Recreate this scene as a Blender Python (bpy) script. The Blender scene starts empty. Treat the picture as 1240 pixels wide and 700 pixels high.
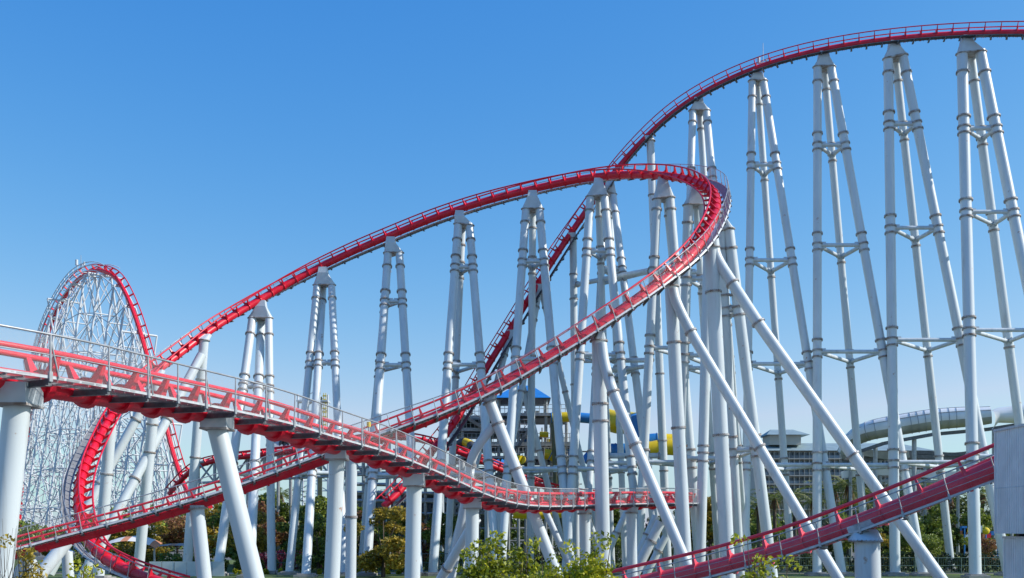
import bpy, bmesh, math, random
import numpy as np
from mathutils import Vector, Matrix
random.seed(7); np.random.seed(7)
SC = bpy.context.scene
COL = SC.collection
PI = math.pi
# ------------------------------------------------------------------ camera
F, CX, HY, CH = 1300.0, 620.0, 640.0, 4.4     # focal (px), centre x, horizon y, eye height
cam_d = bpy.data.cameras.new('camera'); cam = bpy.data.objects.new('camera', cam_d); COL.objects.link(cam)
cam.location = (0, 0, CH); cam.rotation_euler = (PI/2, 0, 0)
cam_d.sensor_width = 36; cam_d.lens = F/1240*36; cam_d.shift_y = (HY-350)/1240
cam_d.clip_start = 0.5; cam_d.clip_end = 6000
SC.camera = cam
# ------------------------------------------------------------------ sky and sun
SUN_EL, SUN_AZ = math.radians(36), math.radians(-6)    # azimuth from +X towards +Y
w = bpy.data.worlds.new("World"); SC.world = w; w.use_nodes = True
nt = w.node_tree
sky = nt.nodes.new('ShaderNodeTexSky'); sky.sky_type = 'NISHITA'; sky.sun_disc = False
sky.sun_elevation = SUN_EL; sky.sun_rotation = PI/2 - SUN_AZ
sky.air_density = 1.15; sky.dust_density = 0.5; sky.ozone_density = 2.6; sky.altitude = 0
bg = nt.nodes['Background']; bg.inputs['Strength'].default_value = 0.13
# film response of the photograph applied to the whole sky: deeper red falloff, stronger blue
sep = nt.nodes.new('ShaderNodeSeparateColor'); com = nt.nodes.new('ShaderNodeCombineColor'); nt.links.new(sky.outputs[0], sep.inputs[0])
SK = 0.13
for ch, (k_, p_) in enumerate(((2.1, 1.9), (1.04, 1.0), (1.0, 0.42))):
    m1 = nt.nodes.new('ShaderNodeMath'); m1.operation = 'MULTIPLY'; m1.inputs[1].default_value = SK
    m2 = nt.nodes.new('ShaderNodeMath'); m2.operation = 'POWER'; m2.inputs[1].default_value = p_
    m3 = nt.nodes.new('ShaderNodeMath'); m3.operation = 'MULTIPLY'; m3.inputs[1].default_value = k_/SK
    m4 = nt.nodes.new('ShaderNodeMath'); m4.operation = 'MINIMUM'; m4.inputs[1].default_value = (0.53, 0.80, 0.93)[ch]/SK
    nt.links.new(sep.outputs[ch], m1.inputs[0]); nt.links.new(m1.outputs[0], m2.inputs[0]); nt.links.new(m2.outputs[0], m3.inputs[0])
    nt.links.new(m3.outputs[0], m4.inputs[0]); nt.links.new(m4.outputs[0], com.inputs[ch])
nt.links.new(com.outputs[0], bg.inputs['Color'])
sd = bpy.data.lights.new('sun', 'SUN'); so = bpy.data.objects.new('sun', sd); COL.objects.link(so)
sd.energy = 4.9; sd.angle = math.radians(0.5); sd.color = (1.0, 0.955, 0.90)
tosun = Vector((math.cos(SUN_EL)*math.cos(SUN_AZ), math.cos(SUN_EL)*math.sin(SUN_AZ), math.sin(SUN_EL)))
so.rotation_euler = tosun.to_track_quat('Z', 'Y').to_euler()
SC.view_settings.view_transform = 'Standard'; SC.view_settings.look = 'None'
SC.view_settings.exposure = 0.0; SC.view_settings.gamma = 1.0

# ------------------------------------------------------------------ helpers
def P(px, py, d): return Vector(((px-CX)/F*d, d, CH-(py-HY)/F*d))
def yb(d): return HY + F*CH/d                      # picture row of the ground at depth d

def node_mat(name, base, rough=0.5, metal=0.0, var=0.12, scale=2.0, streak=False, base2=None, spec=0.5, objvar=0.0, bump=0.0, detail=6):
    m = bpy.data.materials.new(name); m.use_nodes = True
    n = m.node_tree; b = n.nodes['Principled BSDF']
    b.inputs['Roughness'].default_value = rough; b.inputs['Metallic'].default_value = metal
    b.inputs['Specular IOR Level'].default_value = spec
    geo = n.nodes.new('ShaderNodeNewGeometry'); mp = n.nodes.new('ShaderNodeMapping')
    n.links.new(geo.outputs['Position'], mp.inputs['Vector'])
    mp.inputs['Scale'].default_value = (1, 1, 0.12) if streak else (1, 1, 1)
    nz = n.nodes.new('ShaderNodeTexNoise'); nz.inputs['Scale'].default_value = scale; nz.inputs['Detail'].default_value = detail
    n.links.new(mp.outputs[0], nz.inputs['Vector'])
    cr = n.nodes.new('ShaderNodeValToRGB')
    d2 = base2 if base2 else tuple(c*(1-var*2) for c in base)
    hi = tuple(min(1, c*(1+var)) for c in base)
    cr.color_ramp.elements[0].position = 0.3; cr.color_ramp.elements[1].position = 0.7
    cr.color_ramp.elements[0].color = (*d2, 1); cr.color_ramp.elements[1].color = (*hi, 1)
    n.links.new(nz.outputs['Fac'], cr.inputs[0])
    out = cr.outputs[0]
    if objvar:
        oi = n.nodes.new('ShaderNodeObjectInfo'); hs = n.nodes.new('ShaderNodeHueSaturation')
        mr = n.nodes.new('ShaderNodeMapRange'); mr.inputs[3].default_value = 1-objvar; mr.inputs[4].default_value = 1+objvar
        n.links.new(oi.outputs['Random'], mr.inputs[0]); n.links.new(mr.outputs[0], hs.inputs['Value'])
        n.links.new(out, hs.inputs['Color']); out = hs.outputs[0]
    n.links.new(out, b.inputs['Base Color'])
    if bump:
        bp = n.nodes.new('ShaderNodeBump'); bp.inputs['Strength'].default_value = bump; bp.inputs['Distance'].default_value = 0.05
        n.links.new(nz.outputs['Fac'], bp.inputs['Height']); n.links.new(bp.outputs[0], b.inputs['Normal'])
    return m

def leaf_mat(name, a, b_, c):
    m = bpy.data.materials.new(name); m.use_nodes = True
    n = m.node_tree; b = n.nodes['Principled BSDF']; b.inputs['Roughness'].default_value = 0.55
    geo = n.nodes.new('ShaderNodeNewGeometry'); nz = n.nodes.new('ShaderNodeTexNoise')
    nz.inputs['Scale'].default_value = 0.9; nz.inputs['Detail'].default_value = 3
    n.links.new(geo.outputs['Position'], nz.inputs['Vector'])
    add = n.nodes.new('ShaderNodeMath'); add.operation = 'MULTIPLY_ADD'; add.inputs[1].default_value = 0.45
    n.links.new(geo.outputs['Random Per Island'], add.inputs[0])
    n.links.new(nz.outputs['Fac'], add.inputs[2])
    cr = n.nodes.new('ShaderNodeValToRGB'); e = cr.color_ramp.elements
    e[0].position = 0.42; e[0].color = (*a, 1); e[1].position = 0.95; e[1].color = (*c, 1)
    k = e.new(0.68); k.color = (*b_, 1)
    n.links.new(add.outputs[0], cr.inputs[0]); n.links.new(cr.outputs[0], b.inputs['Base Color'])
    tr = n.nodes.new('ShaderNodeBsdfTranslucent'); n.links.new(cr.outputs[0], tr.inputs['Color'])
    mx = n.nodes.new('ShaderNodeMixShader'); mx.inputs[0].default_value = 0.3
    n.links.new(b.outputs[0], mx.inputs[1]); n.links.new(tr.outputs[0], mx.inputs[2])
    n.links.new(mx.outputs[0], n.nodes['Material Output'].inputs['Surface'])
    return m

def wire_mat(name, col, fill):
    """fine woven wire infill: mostly open, wires at a 4 cm pitch"""
    m = bpy.data.materials.new(name); m.use_nodes = True
    n = m.node_tree; b = n.nodes['Principled BSDF']
    b.inputs['Base Color'].default_value = (*col, 1); b.inputs['Roughness'].default_value = 0.5; b.inputs['Metallic'].default_value = 0.2
    geo = n.nodes.new('ShaderNodeNewGeometry'); sx = n.nodes.new('ShaderNodeSeparateXYZ')
    n.links.new(geo.outputs['Position'], sx.inputs[0])
    def wires(sign):
        a = n.nodes.new('ShaderNodeMath'); a.operation = 'ADD' if sign > 0 else 'SUBTRACT'
        xy = n.nodes.new('ShaderNodeMath'); xy.operation = 'MULTIPLY_ADD'; xy.inputs[1].default_value = 0.8
        n.links.new(sx.outputs['Y'], xy.inputs[0]); n.links.new(sx.outputs['X'], xy.inputs[2])
        n.links.new(sx.outputs['Z'], a.inputs[0]); n.links.new(xy.outputs[0], a.inputs[1])
        s = n.nodes.new('ShaderNodeMath'); s.operation = 'MULTIPLY'; s.inputs[1].default_value = 22.0
        fr = n.nodes.new('ShaderNodeMath'); fr.operation = 'FRACT'
        lt = n.nodes.new('ShaderNodeMath'); lt.operation = 'LESS_THAN'; lt.inputs[1].default_value = fill
        n.links.new(a.outputs[0], s.inputs[0]); n.links.new(s.outputs[0], fr.inputs[0]); n.links.new(fr.outputs[0], lt.inputs[0])
        return lt
    mxm = n.nodes.new('ShaderNodeMath'); mxm.operation = 'MAXIMUM'
    n.links.new(wires(1).outputs[0], mxm.inputs[0]); n.links.new(wires(-1).outputs[0], mxm.inputs[1])
    tr = n.nodes.new('ShaderNodeBsdfTransparent'); mx = n.nodes.new('ShaderNodeMixShader')
    n.links.new(mxm.outputs[0], mx.inputs[0]); n.links.new(tr.outputs[0], mx.inputs[1]); n.links.new(b.outputs[0], mx.inputs[2])
    n.links.new(mx.outputs[0], n.nodes['Material Output'].inputs['Surface'])
    return m

def grate_mat(name, col, fill):
    m = wire_mat(name, col, fill); return m
M = {}
def add_stain(m, col, scale, lo, hi, amt, zs=1.0):
    n = m.node_tree; b = n.nodes['Principled BSDF']; src = b.inputs['Base Color'].links[0].from_socket
    geo = n.nodes.new('ShaderNodeNewGeometry'); mp = n.nodes.new('ShaderNodeMapping'); mp.inputs['Scale'].default_value = (1, 1, zs)
    nz = n.nodes.new('ShaderNodeTexNoise'); nz.inputs['Scale'].default_value = scale; nz.inputs['Detail'].default_value = 8; nz.inputs['Roughness'].default_value = .65
    mr = n.nodes.new('ShaderNodeMapRange'); mr.inputs[1].default_value = lo; mr.inputs[2].default_value = hi; mr.inputs[4].default_value = amt
    mx = n.nodes.new('ShaderNodeMix'); mx.data_type = 'RGBA'; mx.inputs[7].default_value = (*col, 1)
    n.links.new(geo.outputs['Position'], mp.inputs[0]); n.links.new(mp.outputs[0], nz.inputs['Vector']); n.links.new(nz.outputs['Fac'], mr.inputs[0])
    n.links.new(mr.outputs[0], mx.inputs[0]); n.links.new(src, mx.inputs[6]); n.links.new(mx.outputs[2], b.inputs['Base Color'])
M['white'] = node_mat('white_paint', (0.62, 0.68, 0.69), 0.38, var=0.05, scale=1.3, streak=True, bump=0.02)
add_stain(M['white'], (0.40, 0.39, 0.34), 2.2, .56, .75, .55, .10)
add_stain(M['white'], (0.34, 0.15, 0.06), 1.4, .66, .72, .85)
M['white2'] = node_mat('white_paint_weathered', (0.58, 0.64, 0.66), 0.5, var=0.09, scale=2.2, streak=True)
M['cap'] = node_mat('plate_paint', (0.56, 0.63, 0.66), 0.5, var=0.06, scale=1.5)
M['flange'] = node_mat('flange_steel', (0.46, 0.46, 0.45), 0.6, var=0.1, scale=3.0, base2=(0.20, 0.13, 0.09))
M['red'] = node_mat('red_paint', (0.76, 0.008, 0.032), 0.38, var=0.08, scale=0.8)
M['redfaded'] = node_mat('red_paint_faded', (0.80, 0.045, 0.08), 0.45, var=0.08, scale=1.2)  # slightly paler, faded red over the whole lower right track
add_stain(M['red'], (0.60, 0.10, 0.11), 1.6, .52, .75, .5)
add_stain(M['redfaded'], (0.66, 0.09, 0.11), 2.0, .55, .8, .4)
M['grey'] = node_mat('galvanised', (0.42, 0.44, 0.45), 0.45, metal=0.35, var=0.12, scale=4)
M['deck'] = node_mat('deck_grating', (0.30, 0.31, 0.31), 0.6, metal=0.3, var=0.18, scale=9)
M['deckpale'] = node_mat('deck_kick_plate', (0.58, 0.60, 0.61), 0.5, metal=0.1, var=0.10, scale=5)
M['dark'] = node_mat('dark_steel', (0.07, 0.078, 0.085), 0.5, metal=0.3, var=0.15, scale=4)
M['bracket'] = node_mat('bracket_steel', (0.16, 0.17, 0.175), 0.5, metal=0.3, var=0.15, scale=4)
M['grating'] = grate_mat('open_grating', (0.30, 0.31, 0.31), 0.22)
M['wire'] = wire_mat('wire_infill', (0.45, 0.43, 0.42), 0.085)
M['wire2'] = wire_mat('wire_infill_open', (0.4, 0.4, 0.4), 0.04)
M['lattice'] = node_mat('lattice_paint', (0.62, 0.66, 0.68), 0.5, var=0.08, scale=0.3)
M['concrete'] = node_mat('concrete', (0.34, 0.33, 0.31), 0.9, var=0.15, scale=1.5, bump=0.2)
M['bark'] = node_mat('bark', (0.13, 0.10, 0.075), 0.9, var=0.25, scale=6, streak=True)
M['barkpale'] = node_mat('bark_pale', (0.30, 0.27, 0.22), 0.9, var=0.25, scale=6, streak=True)
M['leaf_green'] = leaf_mat('leaf_green', (0.0488, 0.0813, 0.0163), (0.1463, 0.2031, 0.0358), (0.325, 0.39, 0.0569))
M['leaf_olive'] = leaf_mat('leaf_olive', (0.1047, 0.0897, 0.0179), (0.299, 0.2392, 0.0299), (0.5681, 0.4037, 0.0449))
M['leaf_russet'] = leaf_mat('leaf_russet', (0.1276, 0.0497, 0.0355), (0.3402, 0.1418, 0.0709), (0.3827, 0.2835, 0.0709))
M['leaf_lime'] = leaf_mat('leaf_lime', (0.09, 0.12, 0.008), (0.30, 0.34, 0.015), (0.62, 0.58, 0.03))
M['leaf_dark'] = leaf_mat('leaf_dark', (0.0151, 0.0302, 0.0151), (0.0454, 0.0706, 0.0302), (0.1134, 0.1512, 0.0504))
M['leaf_palm'] = leaf_mat('leaf_palm', (0.045, 0.0674, 0.018), (0.12, 0.165, 0.0374), (0.3, 0.33, 0.075))
M['leaf_pink'] = leaf_mat('leaf_pink', (0.25, 0.02, 0.06), (0.45, 0.05, 0.12), (0.5, 0.12, 0.2))
M['grass'] = node_mat('grass', (0.12, 0.17, 0.03), 0.9, var=0.3, scale=1.2, base2=(0.05, 0.07, 0.02))
M['ground'] = node_mat('paving', (0.14, 0.14, 0.13), 0.9, var=0.15, scale=0.4)
M['blue'] = node_mat('blue_paint', (0.03, 0.22, 0.60), 0.4, var=0.08, scale=1)
M['yellow'] = node_mat('yellow_paint', (0.75, 0.55, 0.01), 0.4, var=0.08, scale=1)
M['roof'] = node_mat('slate_roof', (0.25, 0.34, 0.36), 0.6, var=0.08, scale=0.6)
M['cream'] = node_mat('cream_wall', (0.48, 0.45, 0.38), 0.8, var=0.04, scale=0.5)
M['glass'] = node_mat('window_glass', (0.16, 0.22, 0.27), 0.2, var=0.35, scale=0.25, objvar=0.5)
M['orange'] = node_mat('orange_canvas', (0.62, 0.25, 0.12), 0.8, var=0.08)
M['canvas'] = node_mat('white_canvas', (0.75, 0.74, 0.70), 0.8, var=0.05)
M['canvasdim'] = node_mat('faded_canvas', (0.52, 0.42, 0.38), 0.9, var=0.25, scale=3)
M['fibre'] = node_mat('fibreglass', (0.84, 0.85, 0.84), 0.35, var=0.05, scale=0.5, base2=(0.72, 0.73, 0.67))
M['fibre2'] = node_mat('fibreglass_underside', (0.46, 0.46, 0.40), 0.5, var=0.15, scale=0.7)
M['panelw'] = node_mat('hut_panel', (0.80, 0.79, 0.77), 0.55, var=0.05, scale=1.5)
M['olive'] = node_mat('olive_post', (0.14, 0.15, 0.08), 0.7, var=0.1)
M['fencegreen'] = node_mat('fence_paint', (0.10, 0.17, 0.15), 0.6, var=0.1)

class MB:
    def __init__(s): s.v = []; s.f = []; s.sm = []
    def add(s, vs, fs, smooth=False):
        o = len(s.v); s.v += [Vector(v) for v in vs]; s.f += [[i+o for i in f] for f in fs]; s.sm += [smooth]*len(fs); return s
    def tube(s, p0, p1, r0, r1=None, seg=20, caps=True):
        r1 = r0 if r1 is None else r1
        p0, p1 = Vector(p0), Vector(p1); d = (p1-p0).normalized()
        a = d.cross(Vector((0, 1, 0))) if abs(d.y) < .9 else d.cross(Vector((1, 0, 0)))
        a.normalize(); b = d.cross(a)
        vs = []
        for p, r in ((p0, r0), (p1, r1)):
            for k in range(seg):
                t = 2*PI*k/seg; vs.append(p + a*(r*math.cos(t)) + b*(r*math.sin(t)))
        s.add(vs, [[k, (k+1) % seg, seg+(k+1) % seg, seg+k] for k in range(seg)], True)
        if caps: s.add(vs, [list(range(seg))[::-1], list(range(seg, 2*seg))])
        return s
    def pathtube(s, pts, r, seg=10, frames=None, caps=True):
        n = len(pts); vs = []; rr = r if hasattr(r, '__len__') else [r]*n
        pv = None
        for i, p in enumerate(pts):
            p = Vector(p)
            d = (Vector(pts[min(i+1, n-1)])-Vector(pts[max(i-1, 0)])).normalized()
            if frames is not None: a = Vector(frames[i])
            else: a = pv if pv is not None else (Vector((0, 0, 1)) if abs(d.z) < .9 else Vector((1, 0, 0)))
            a = (a - d*a.dot(d)).normalized(); pv = a; b = d.cross(a)
            for k in range(seg):
                t = 2*PI*k/seg; vs.append(p + a*(rr[i]*math.cos(t)) + b*(rr[i]*math.sin(t)))
        fs = [[i*seg+k, i*seg+(k+1) % seg, (i+1)*seg+(k+1) % seg, (i+1)*seg+k] for i in range(n-1) for k in range(seg)]
        s.add(vs, fs, True)
        if caps: s.add(vs, [list(range(seg))[::-1], list(range((n-1)*seg, n*seg))])
        return s
    def obox(s, c, a, b, d):      # centre and three half vectors
        c, a, b, d = map(Vector, (c, a, b, d))
        vs = [c + a*i + b*j + d*k for i in (-1, 1) for j in (-1, 1) for k in (-1, 1)]
        return s.add(vs, [[0, 1, 3, 2], [4, 6, 7, 5], [0, 4, 5, 1], [2, 3, 7, 6], [0, 2, 6, 4], [1, 5, 7, 3]])
    def box(s, x0, x1, y0, y1, z0, z1):
        return s.obox(((x0+x1)/2, (y0+y1)/2, (z0+z1)/2), ((x1-x0)/2, 0, 0), (0, (y1-y0)/2, 0), (0, 0, (z1-z0)/2))
    def beam(s, p0, p1, w, h=None):
        h = h or w; p0, p1 = Vector(p0), Vector(p1); d = (p1-p0)
        a = d.cross(Vector((0, 0, 1))); a = a if a.length > 1e-4 else Vector((1, 0, 0)); a.normalize(); b = a.cross(d).normalized()
        return s.obox((p0+p1)/2, d/2, a*w/2, b*h/2)
    def hull(s, pts):
        bm = bmesh.new()
        for p in pts: bm.verts.new(p)
        r = bmesh.ops.convex_hull(bm, input=bm.verts)
        junk = [g for g in r['geom_interior'] + r['geom_unused'] if isinstance(g, bmesh.types.BMVert)]
        if junk: bmesh.ops.delete(bm, geom=list(set(junk)), context='VERTS')
        bm.verts.index_update()
        s.add([v.co.copy() for v in bm.verts], [[v.index for v in f.verts] for f in bm.faces]); bm.free(); return s
    def mesh(s, name, mat, off=Vector((0, 0, 0))):
        me = bpy.data.meshes.new(name)
        me.from_pydata([tuple(v-off) for v in s.v], [], s.f)
        me.polygons.foreach_set('use_smooth', s.sm); me.materials.append(mat); me.update(); return me
    def build(s, name, mat, root=None, parent=None):
        off = root.location.copy() if root else Vector((0, 0, 0))
        o = bpy.data.objects.new(name, s.mesh(name, mat, off)); COL.objects.link(o)
        o.parent = parent or root; return o

def inst(name, me, Mx, root, parent=None):
    o = bpy.data.objects.new(name, me); COL.objects.link(o); o.parent = parent or root
    o.matrix_local = Matrix.Translation(-root.location) @ Mx if root else Mx
    return o
def thing(name, label, cat, loc=(0, 0, 0), group=None, kind=None):
    o = bpy.data.objects.new(name, None); COL.objects.link(o); o.location = Vector(loc); o.empty_display_size = 0.5
    o['label'] = label; o['category'] = cat
    if group: o['group'] = group
    if kind: o['kind'] = kind
    return o
def tag(o, label=None, cat=None, group=None, kind=None):
    if label: o['label'] = label
    if cat: o['category'] = cat
    if group: o['group'] = group
    if kind: o['kind'] = kind
    return o

# ------------------------------------------------------------------ ground
g = MB(); g.add([(-3000, -300, 0), (3000, -300, 0), (3000, 5000, 0), (-3000, 5000, 0)], [[0, 1, 2, 3]])
tag(g.build('ground', M['ground']), kind='structure')
g = MB(); g.add([(-60, 84, .004), (70, 84, .004), (75, 104, .004), (-62, 104, .004)], [[0, 1, 2, 3]])
g.add([(-60, 107, .004), (75, 107, .004), (80, 150, .004), (-70, 150, .004)], [[0, 1, 2, 3]])
tag(g.build('lawn', M['grass']), kind='structure')

# ------------------------------------------------------------------ coaster track builder
def catmull(pts, step=0.35):
    p = np.array(pts, float); p = np.vstack([2*p[0]-p[1], p, 2*p[-1]-p[-2]]); out = []
    for i in range(1, len(p)-2):
        a, b, c, d = p[i-1], p[i], p[i+1], p[i+2]; L = np.linalg.norm((c-b)[:3]); n = max(2, int(L/step))
        for k in range(n):
            t = k/n
            out.append(.5*((2*b)+(-a+c)*t+(2*a-5*b+4*c-d)*t*t+(-a+3*b-3*c+d)*t**3))
    out.append(p[-2]); return np.array(out)
def smooth(a, win):
    if win < 1: return a
    k = np.exp(-0.5*(np.arange(-3*win, 3*win+1)/win)**2); k /= k.sum(); n = 3*win
    lo = 2*a[0]-a[1:n+1][::-1]; hi = 2*a[-1]-a[-n-1:-1][::-1]
    e = np.vstack([lo, a, hi]); return np.stack([np.convolve(e[:, j], k, 'valid') for j in range(a.shape[1])], 1)
class Track:
    def __init__(s, pix, win=4):
        # pix: (px, py, depth, bank degrees)
        q = [list(P(a[0], a[1], a[2])) + [a[3] if len(a) > 3 else 0] for a in pix]
        c = smooth(catmull(q), win)
        L = np.concatenate([[0], np.cumsum(np.linalg.norm(np.diff(c[:, :3], axis=0), axis=1))])
        s.len = L[-1]; n = int(s.len/0.3)+2; u = np.linspace(0, s.len, n)
        s.u = u; s.c = np.stack([np.interp(u, L, c[:, j]) for j in range(4)], 1)
        T = np.gradient(s.c[:, :3], axis=0); s.T = T/np.linalg.norm(T, axis=1)[:, None]
    def at(s, u, k=1.0):
        c = [np.interp(u, s.u, s.c[:, j]) for j in range(4)]; T = Vector([np.interp(u, s.u, s.T[:, j]) for j in range(3)]).normalized()
        S = T.cross(Vector((0, 0, 1))).normalized(); U = S.cross(T).normalized()
        f = math.radians(c[3]*k); U2 = U*math.cos(f) - S*math.sin(f); S2 = S*math.cos(f) + U*math.sin(f)
        return Vector(c[:3]), T, S2, U2
    def offset(s, side, up, k=1.0, u0=0, u1=None, step=0.45):
        u1 = s.len if u1 is None else u1; n = max(2, int((u1-u0)/step)); out = []; fr = []
        for i in range(n+1):
            p, T, S, U = s.at(u0+(u1-u0)*i/n, k); out.append(p+S*side+U*up); fr.append(U)
        return out, fr
    def nearest_px(s, px, py=None):
        best = None
        for i, c in enumerate(s.c):
            x = c[0]/c[1]*F+CX; y = HY-(c[2]-CH)/c[1]*F
            e = abs(x-px) + (0.7*abs(y-py) if py else 0)
            if best is None or e < best[0]: best = (e, s.u[i])
        return best[1]

def tie_mesh(name, r, gauge, rise, rr, mat, fat=1.0, collar=1.13):
    m = MB()
    # collar round the spine (local: X = side, Y = along, Z = up)
    m.tube((0, -.13*fat, 0), (0, .10*fat, 0), r*collar, r*(collar+.06), 16)
    for sgn in (-1, 1):
        b = Vector((sgn*r*.55, 0, r*.65)); b2 = Vector((sgn*r*.98, 0, -r*.05)); t = Vector((sgn*gauge, 0, rise))
        pts = []
        for q, l in ((b, .22), (b2, .20), (t+Vector((-sgn*.07, 0, -.02)), .08), (t+Vector((sgn*.04, 0, -.09)), .08)):
            pts += [q+Vector((0, l*fat, 0)), q-Vector((0, l*fat, 0))]
        m.hull(pts)
    m.box(-gauge*.62, gauge*.62, -.035, .035, r*.9, r*.9+.12)
    return m.mesh(name, mat)

def build_track(tr, label, name, loc, tie_step=1.45, r=.40, gauge=.62, rise=.70, rail_r=.085, matk='red', walk=None, wirem=None,
                cat='roller coaster', fat=1.0, railside=True, post_h=1.1, group=None, collar=1.13, treads=False, tie_mat=None, kick=.06, deck_mats=('deck', 'deckpale'), braced=False):
    root = thing(name, label, cat, loc, group)
    pts, fr = tr.offset(0, 0); MB().pathtube(pts, r, 18, fr).build('spine', M[matk], root)
    for sg in (-1, 1):
        pts, fr = tr.offset(sg*gauge, rise); MB().pathtube(pts, rail_r, 8, fr).build('rail', M[matk], root)
    tm = tie_mesh('cross_tie', r, gauge, rise, rail_r, M[tie_mat or matk], fat, collar)
    n = int(tr.len/tie_step)
    def mat4(p, T, S, U): return Matrix(((S.x, T.x, U.x, p.x), (S.y, T.y, U.y, p.y), (S.z, T.z, U.z, p.z), (0, 0, 0, 1)))
    for i in range(n):
        inst('cross_tie', tm, mat4(*tr.at((i+.5)*tie_step)), root)
    if walk:
        side, a, b, z, k, u0, u1 = walk['side'], walk['a'], walk['b'], walk['z'], walk.get('k', .5), walk.get('u0', 0), walk.get('u1', tr.len)
        st = walk.get('step', tie_step); m = int((u1-u0)/st)
        pm = MB().tube((0, 0, 0), (0, 0, post_h), .03, .026, 6).box(-.035, .035, -.05, .05, -.12, .14).mesh('handrail_post', M['grey'])
        pb = MB().tube((0, 0, 0), (0, 0, post_h), .035, .03, 6).box(-.04, .04, -.05, .05, -.12, .14).tube((0, .02, post_h*.82), (0, .26, 0), .025, .025, 6).mesh('handrail_post', M['grey'])
        bm_ = MB().box(.12, b+.02, -.05, .05, -.05-(.17 if treads else .13), -.05)
        bm_.box(.12, b+.02, -.13, .0, -.07-(.17 if treads else .13), -.05-(.17 if treads else .13))
        bk = bm_.mesh('bracket', M['bracket'])
        z0 = z
        def zat(u):
            if 'zf' not in walk: return z0
            a_, b_, zl = walk['zf']; t = min(1, max(0, (u-a_)/(b_-a_))); return zl+(z0-zl)*t
        for i in range(m):
            z = zat(u0+i*st); ua, ub_ = u0+i*st, u0+(i+1)*st
            fa, fb = tr.at(ua, k), tr.at(ub_-.03, k)
            d = MB()
            def q(f, s_, h): return f[0]+f[2]*side*s_+f[3]*(z+h)
            if not treads:
                d.add([q(fa, a, 0), q(fa, b, 0), q(fb, b, 0), q(fb, a, 0), q(fa, a, -.045), q(fa, b, -.045), q(fb, b, -.045), q(fb, a, -.045)],
                      [[0, 1, 2, 3], [7, 6, 5, 4], [0, 4, 5, 1], [1, 5, 6, 2], [2, 6, 7, 3], [3, 7, 4, 0]])
            nt_ = 4
            for j in range(nt_):
                f = tr.at(ua+(j+.5)*st/nt_, k); zz = Vector((0, 0, 1))
                fwd = f[1].copy(); fwd.z = 0; fwd.normalize()
                if treads:
                    d.obox(q(f, (a+b)/2, .0), f[2]*(b-a)/2, fwd*(st/nt_/2*.96), zz*.022)
                d.obox(q(f, (a+b)/2, -.075), f[2]*(b-a)/2, f[1]*.02, f[3]*.028)
            d.build('walkway_panel', M[deck_mats[0]], root)
            kp = MB()
            for s_ in (b, a):
                kp.add([q(fa, s_-.02, -kick), q(fb, s_-.02, -kick), q(fb, s_-.02, kick), q(fa, s_-.02, kick), q(fa, s_+.02, -kick), q(fb, s_+.02, -kick), q(fb, s_+.02, kick), q(fa, s_+.02, kick)],
                       [[0, 1, 2, 3], [7, 6, 5, 4], [0, 4, 5, 1], [3, 2, 6, 7], [1, 5, 6, 2], [0, 3, 7, 4]])
            kp.build('kick_plate', M[deck_mats[1]], root)
            f = tr.at(ua, k); X = f[2]*side; p = f[0]+f[3]*z
            inst('bracket', bk, mat4(p, f[1]*side, X, f[3]), root)
            up = (f[3]*.5+Vector((0, 0, 1))).normalized()
            if walk.get('posts', True) and i % walk.get('every', 1) == 0:
                Y = f[1]; X2 = Y.cross(up).normalized(); up2 = X2.cross(Y).normalized()
                inst('handrail_post', pb if braced and i % 2 else pm, mat4(q(f, b+.03, 0), Y, X2, up), root)
            if wirem and i % 1 == 0:
                g2 = tr.at(ub_, k); upb = (g2[3]*.5+Vector((0, 0, 1))).normalized()
                wq = MB(); A0, B0 = q(f, b+.03, .02), q(g2, b+.03, .02)
                wq.add([A0, B0, B0+upb*(post_h-.06), A0+up*(post_h-.06)], [[0, 1, 2, 3]])
                wq.build('mesh_panel', M[wirem], root)
        if walk.get('posts', True):
            for hh in walk.get('lines', (1.0, .5)):
                hp = []
                nn = max(2, int((u1-u0)/.45))
                for i in range(nn+1):
                    z = zat(u0+(u1-u0)*i/nn); f = tr.at(u0+(u1-u0)*i/nn, k); up = (f[3]*.5+Vector((0, 0, 1))).normalized()
                    hp.append(f[0]+f[2]*side*(b+.03)+f[3]*z+up*post_h*hh)
                MB().pathtube(hp, .032 if hh == 1 else .014, 6).build('handrail', M['grey'], root)
    return root

# T1: near brake run with walkway, seen from below at the left
T1 = Track([(-60, 451.3, 27), (0, 459.2, 28), (57, 467, 29), (110, 476.8, 31), (200, 492.3, 35), (300, 511, 39), (376, 533.7, 43), (444, 551.4, 48), (500, 573.2, 52), (530, 586.1, 55), (560, 600, 58), (600, 610.9, 62.5), (640, 613.7, 67), (680, 613.1, 71), (720, 611.6, 75), (760, 610.5, 78), (800, 609.9, 81), (822, 609.9, 85), (832, 609.8, 92), (834, 609.2, 100)])
build_track(T1, 'nearest red roller coaster track with grey mesh-panelled walkway crossing the left half on single posts', 'brake_run_track', P(0, 700, 30)*1.0 if False else (-12, 30, 0),
            tie_step=1.72, r=.33, gauge=.58, rise=.83, rail_r=.085, walk=dict(side=1, a=.48, b=1.42, z=.02, k=1, u1=T1.len-9, lines=(1.0, .52)), wirem='wire', fat=.85, collar=1.32, treads=True, kick=.04, braced=True, deck_mats=('grating', 'deckpale'))
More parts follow.
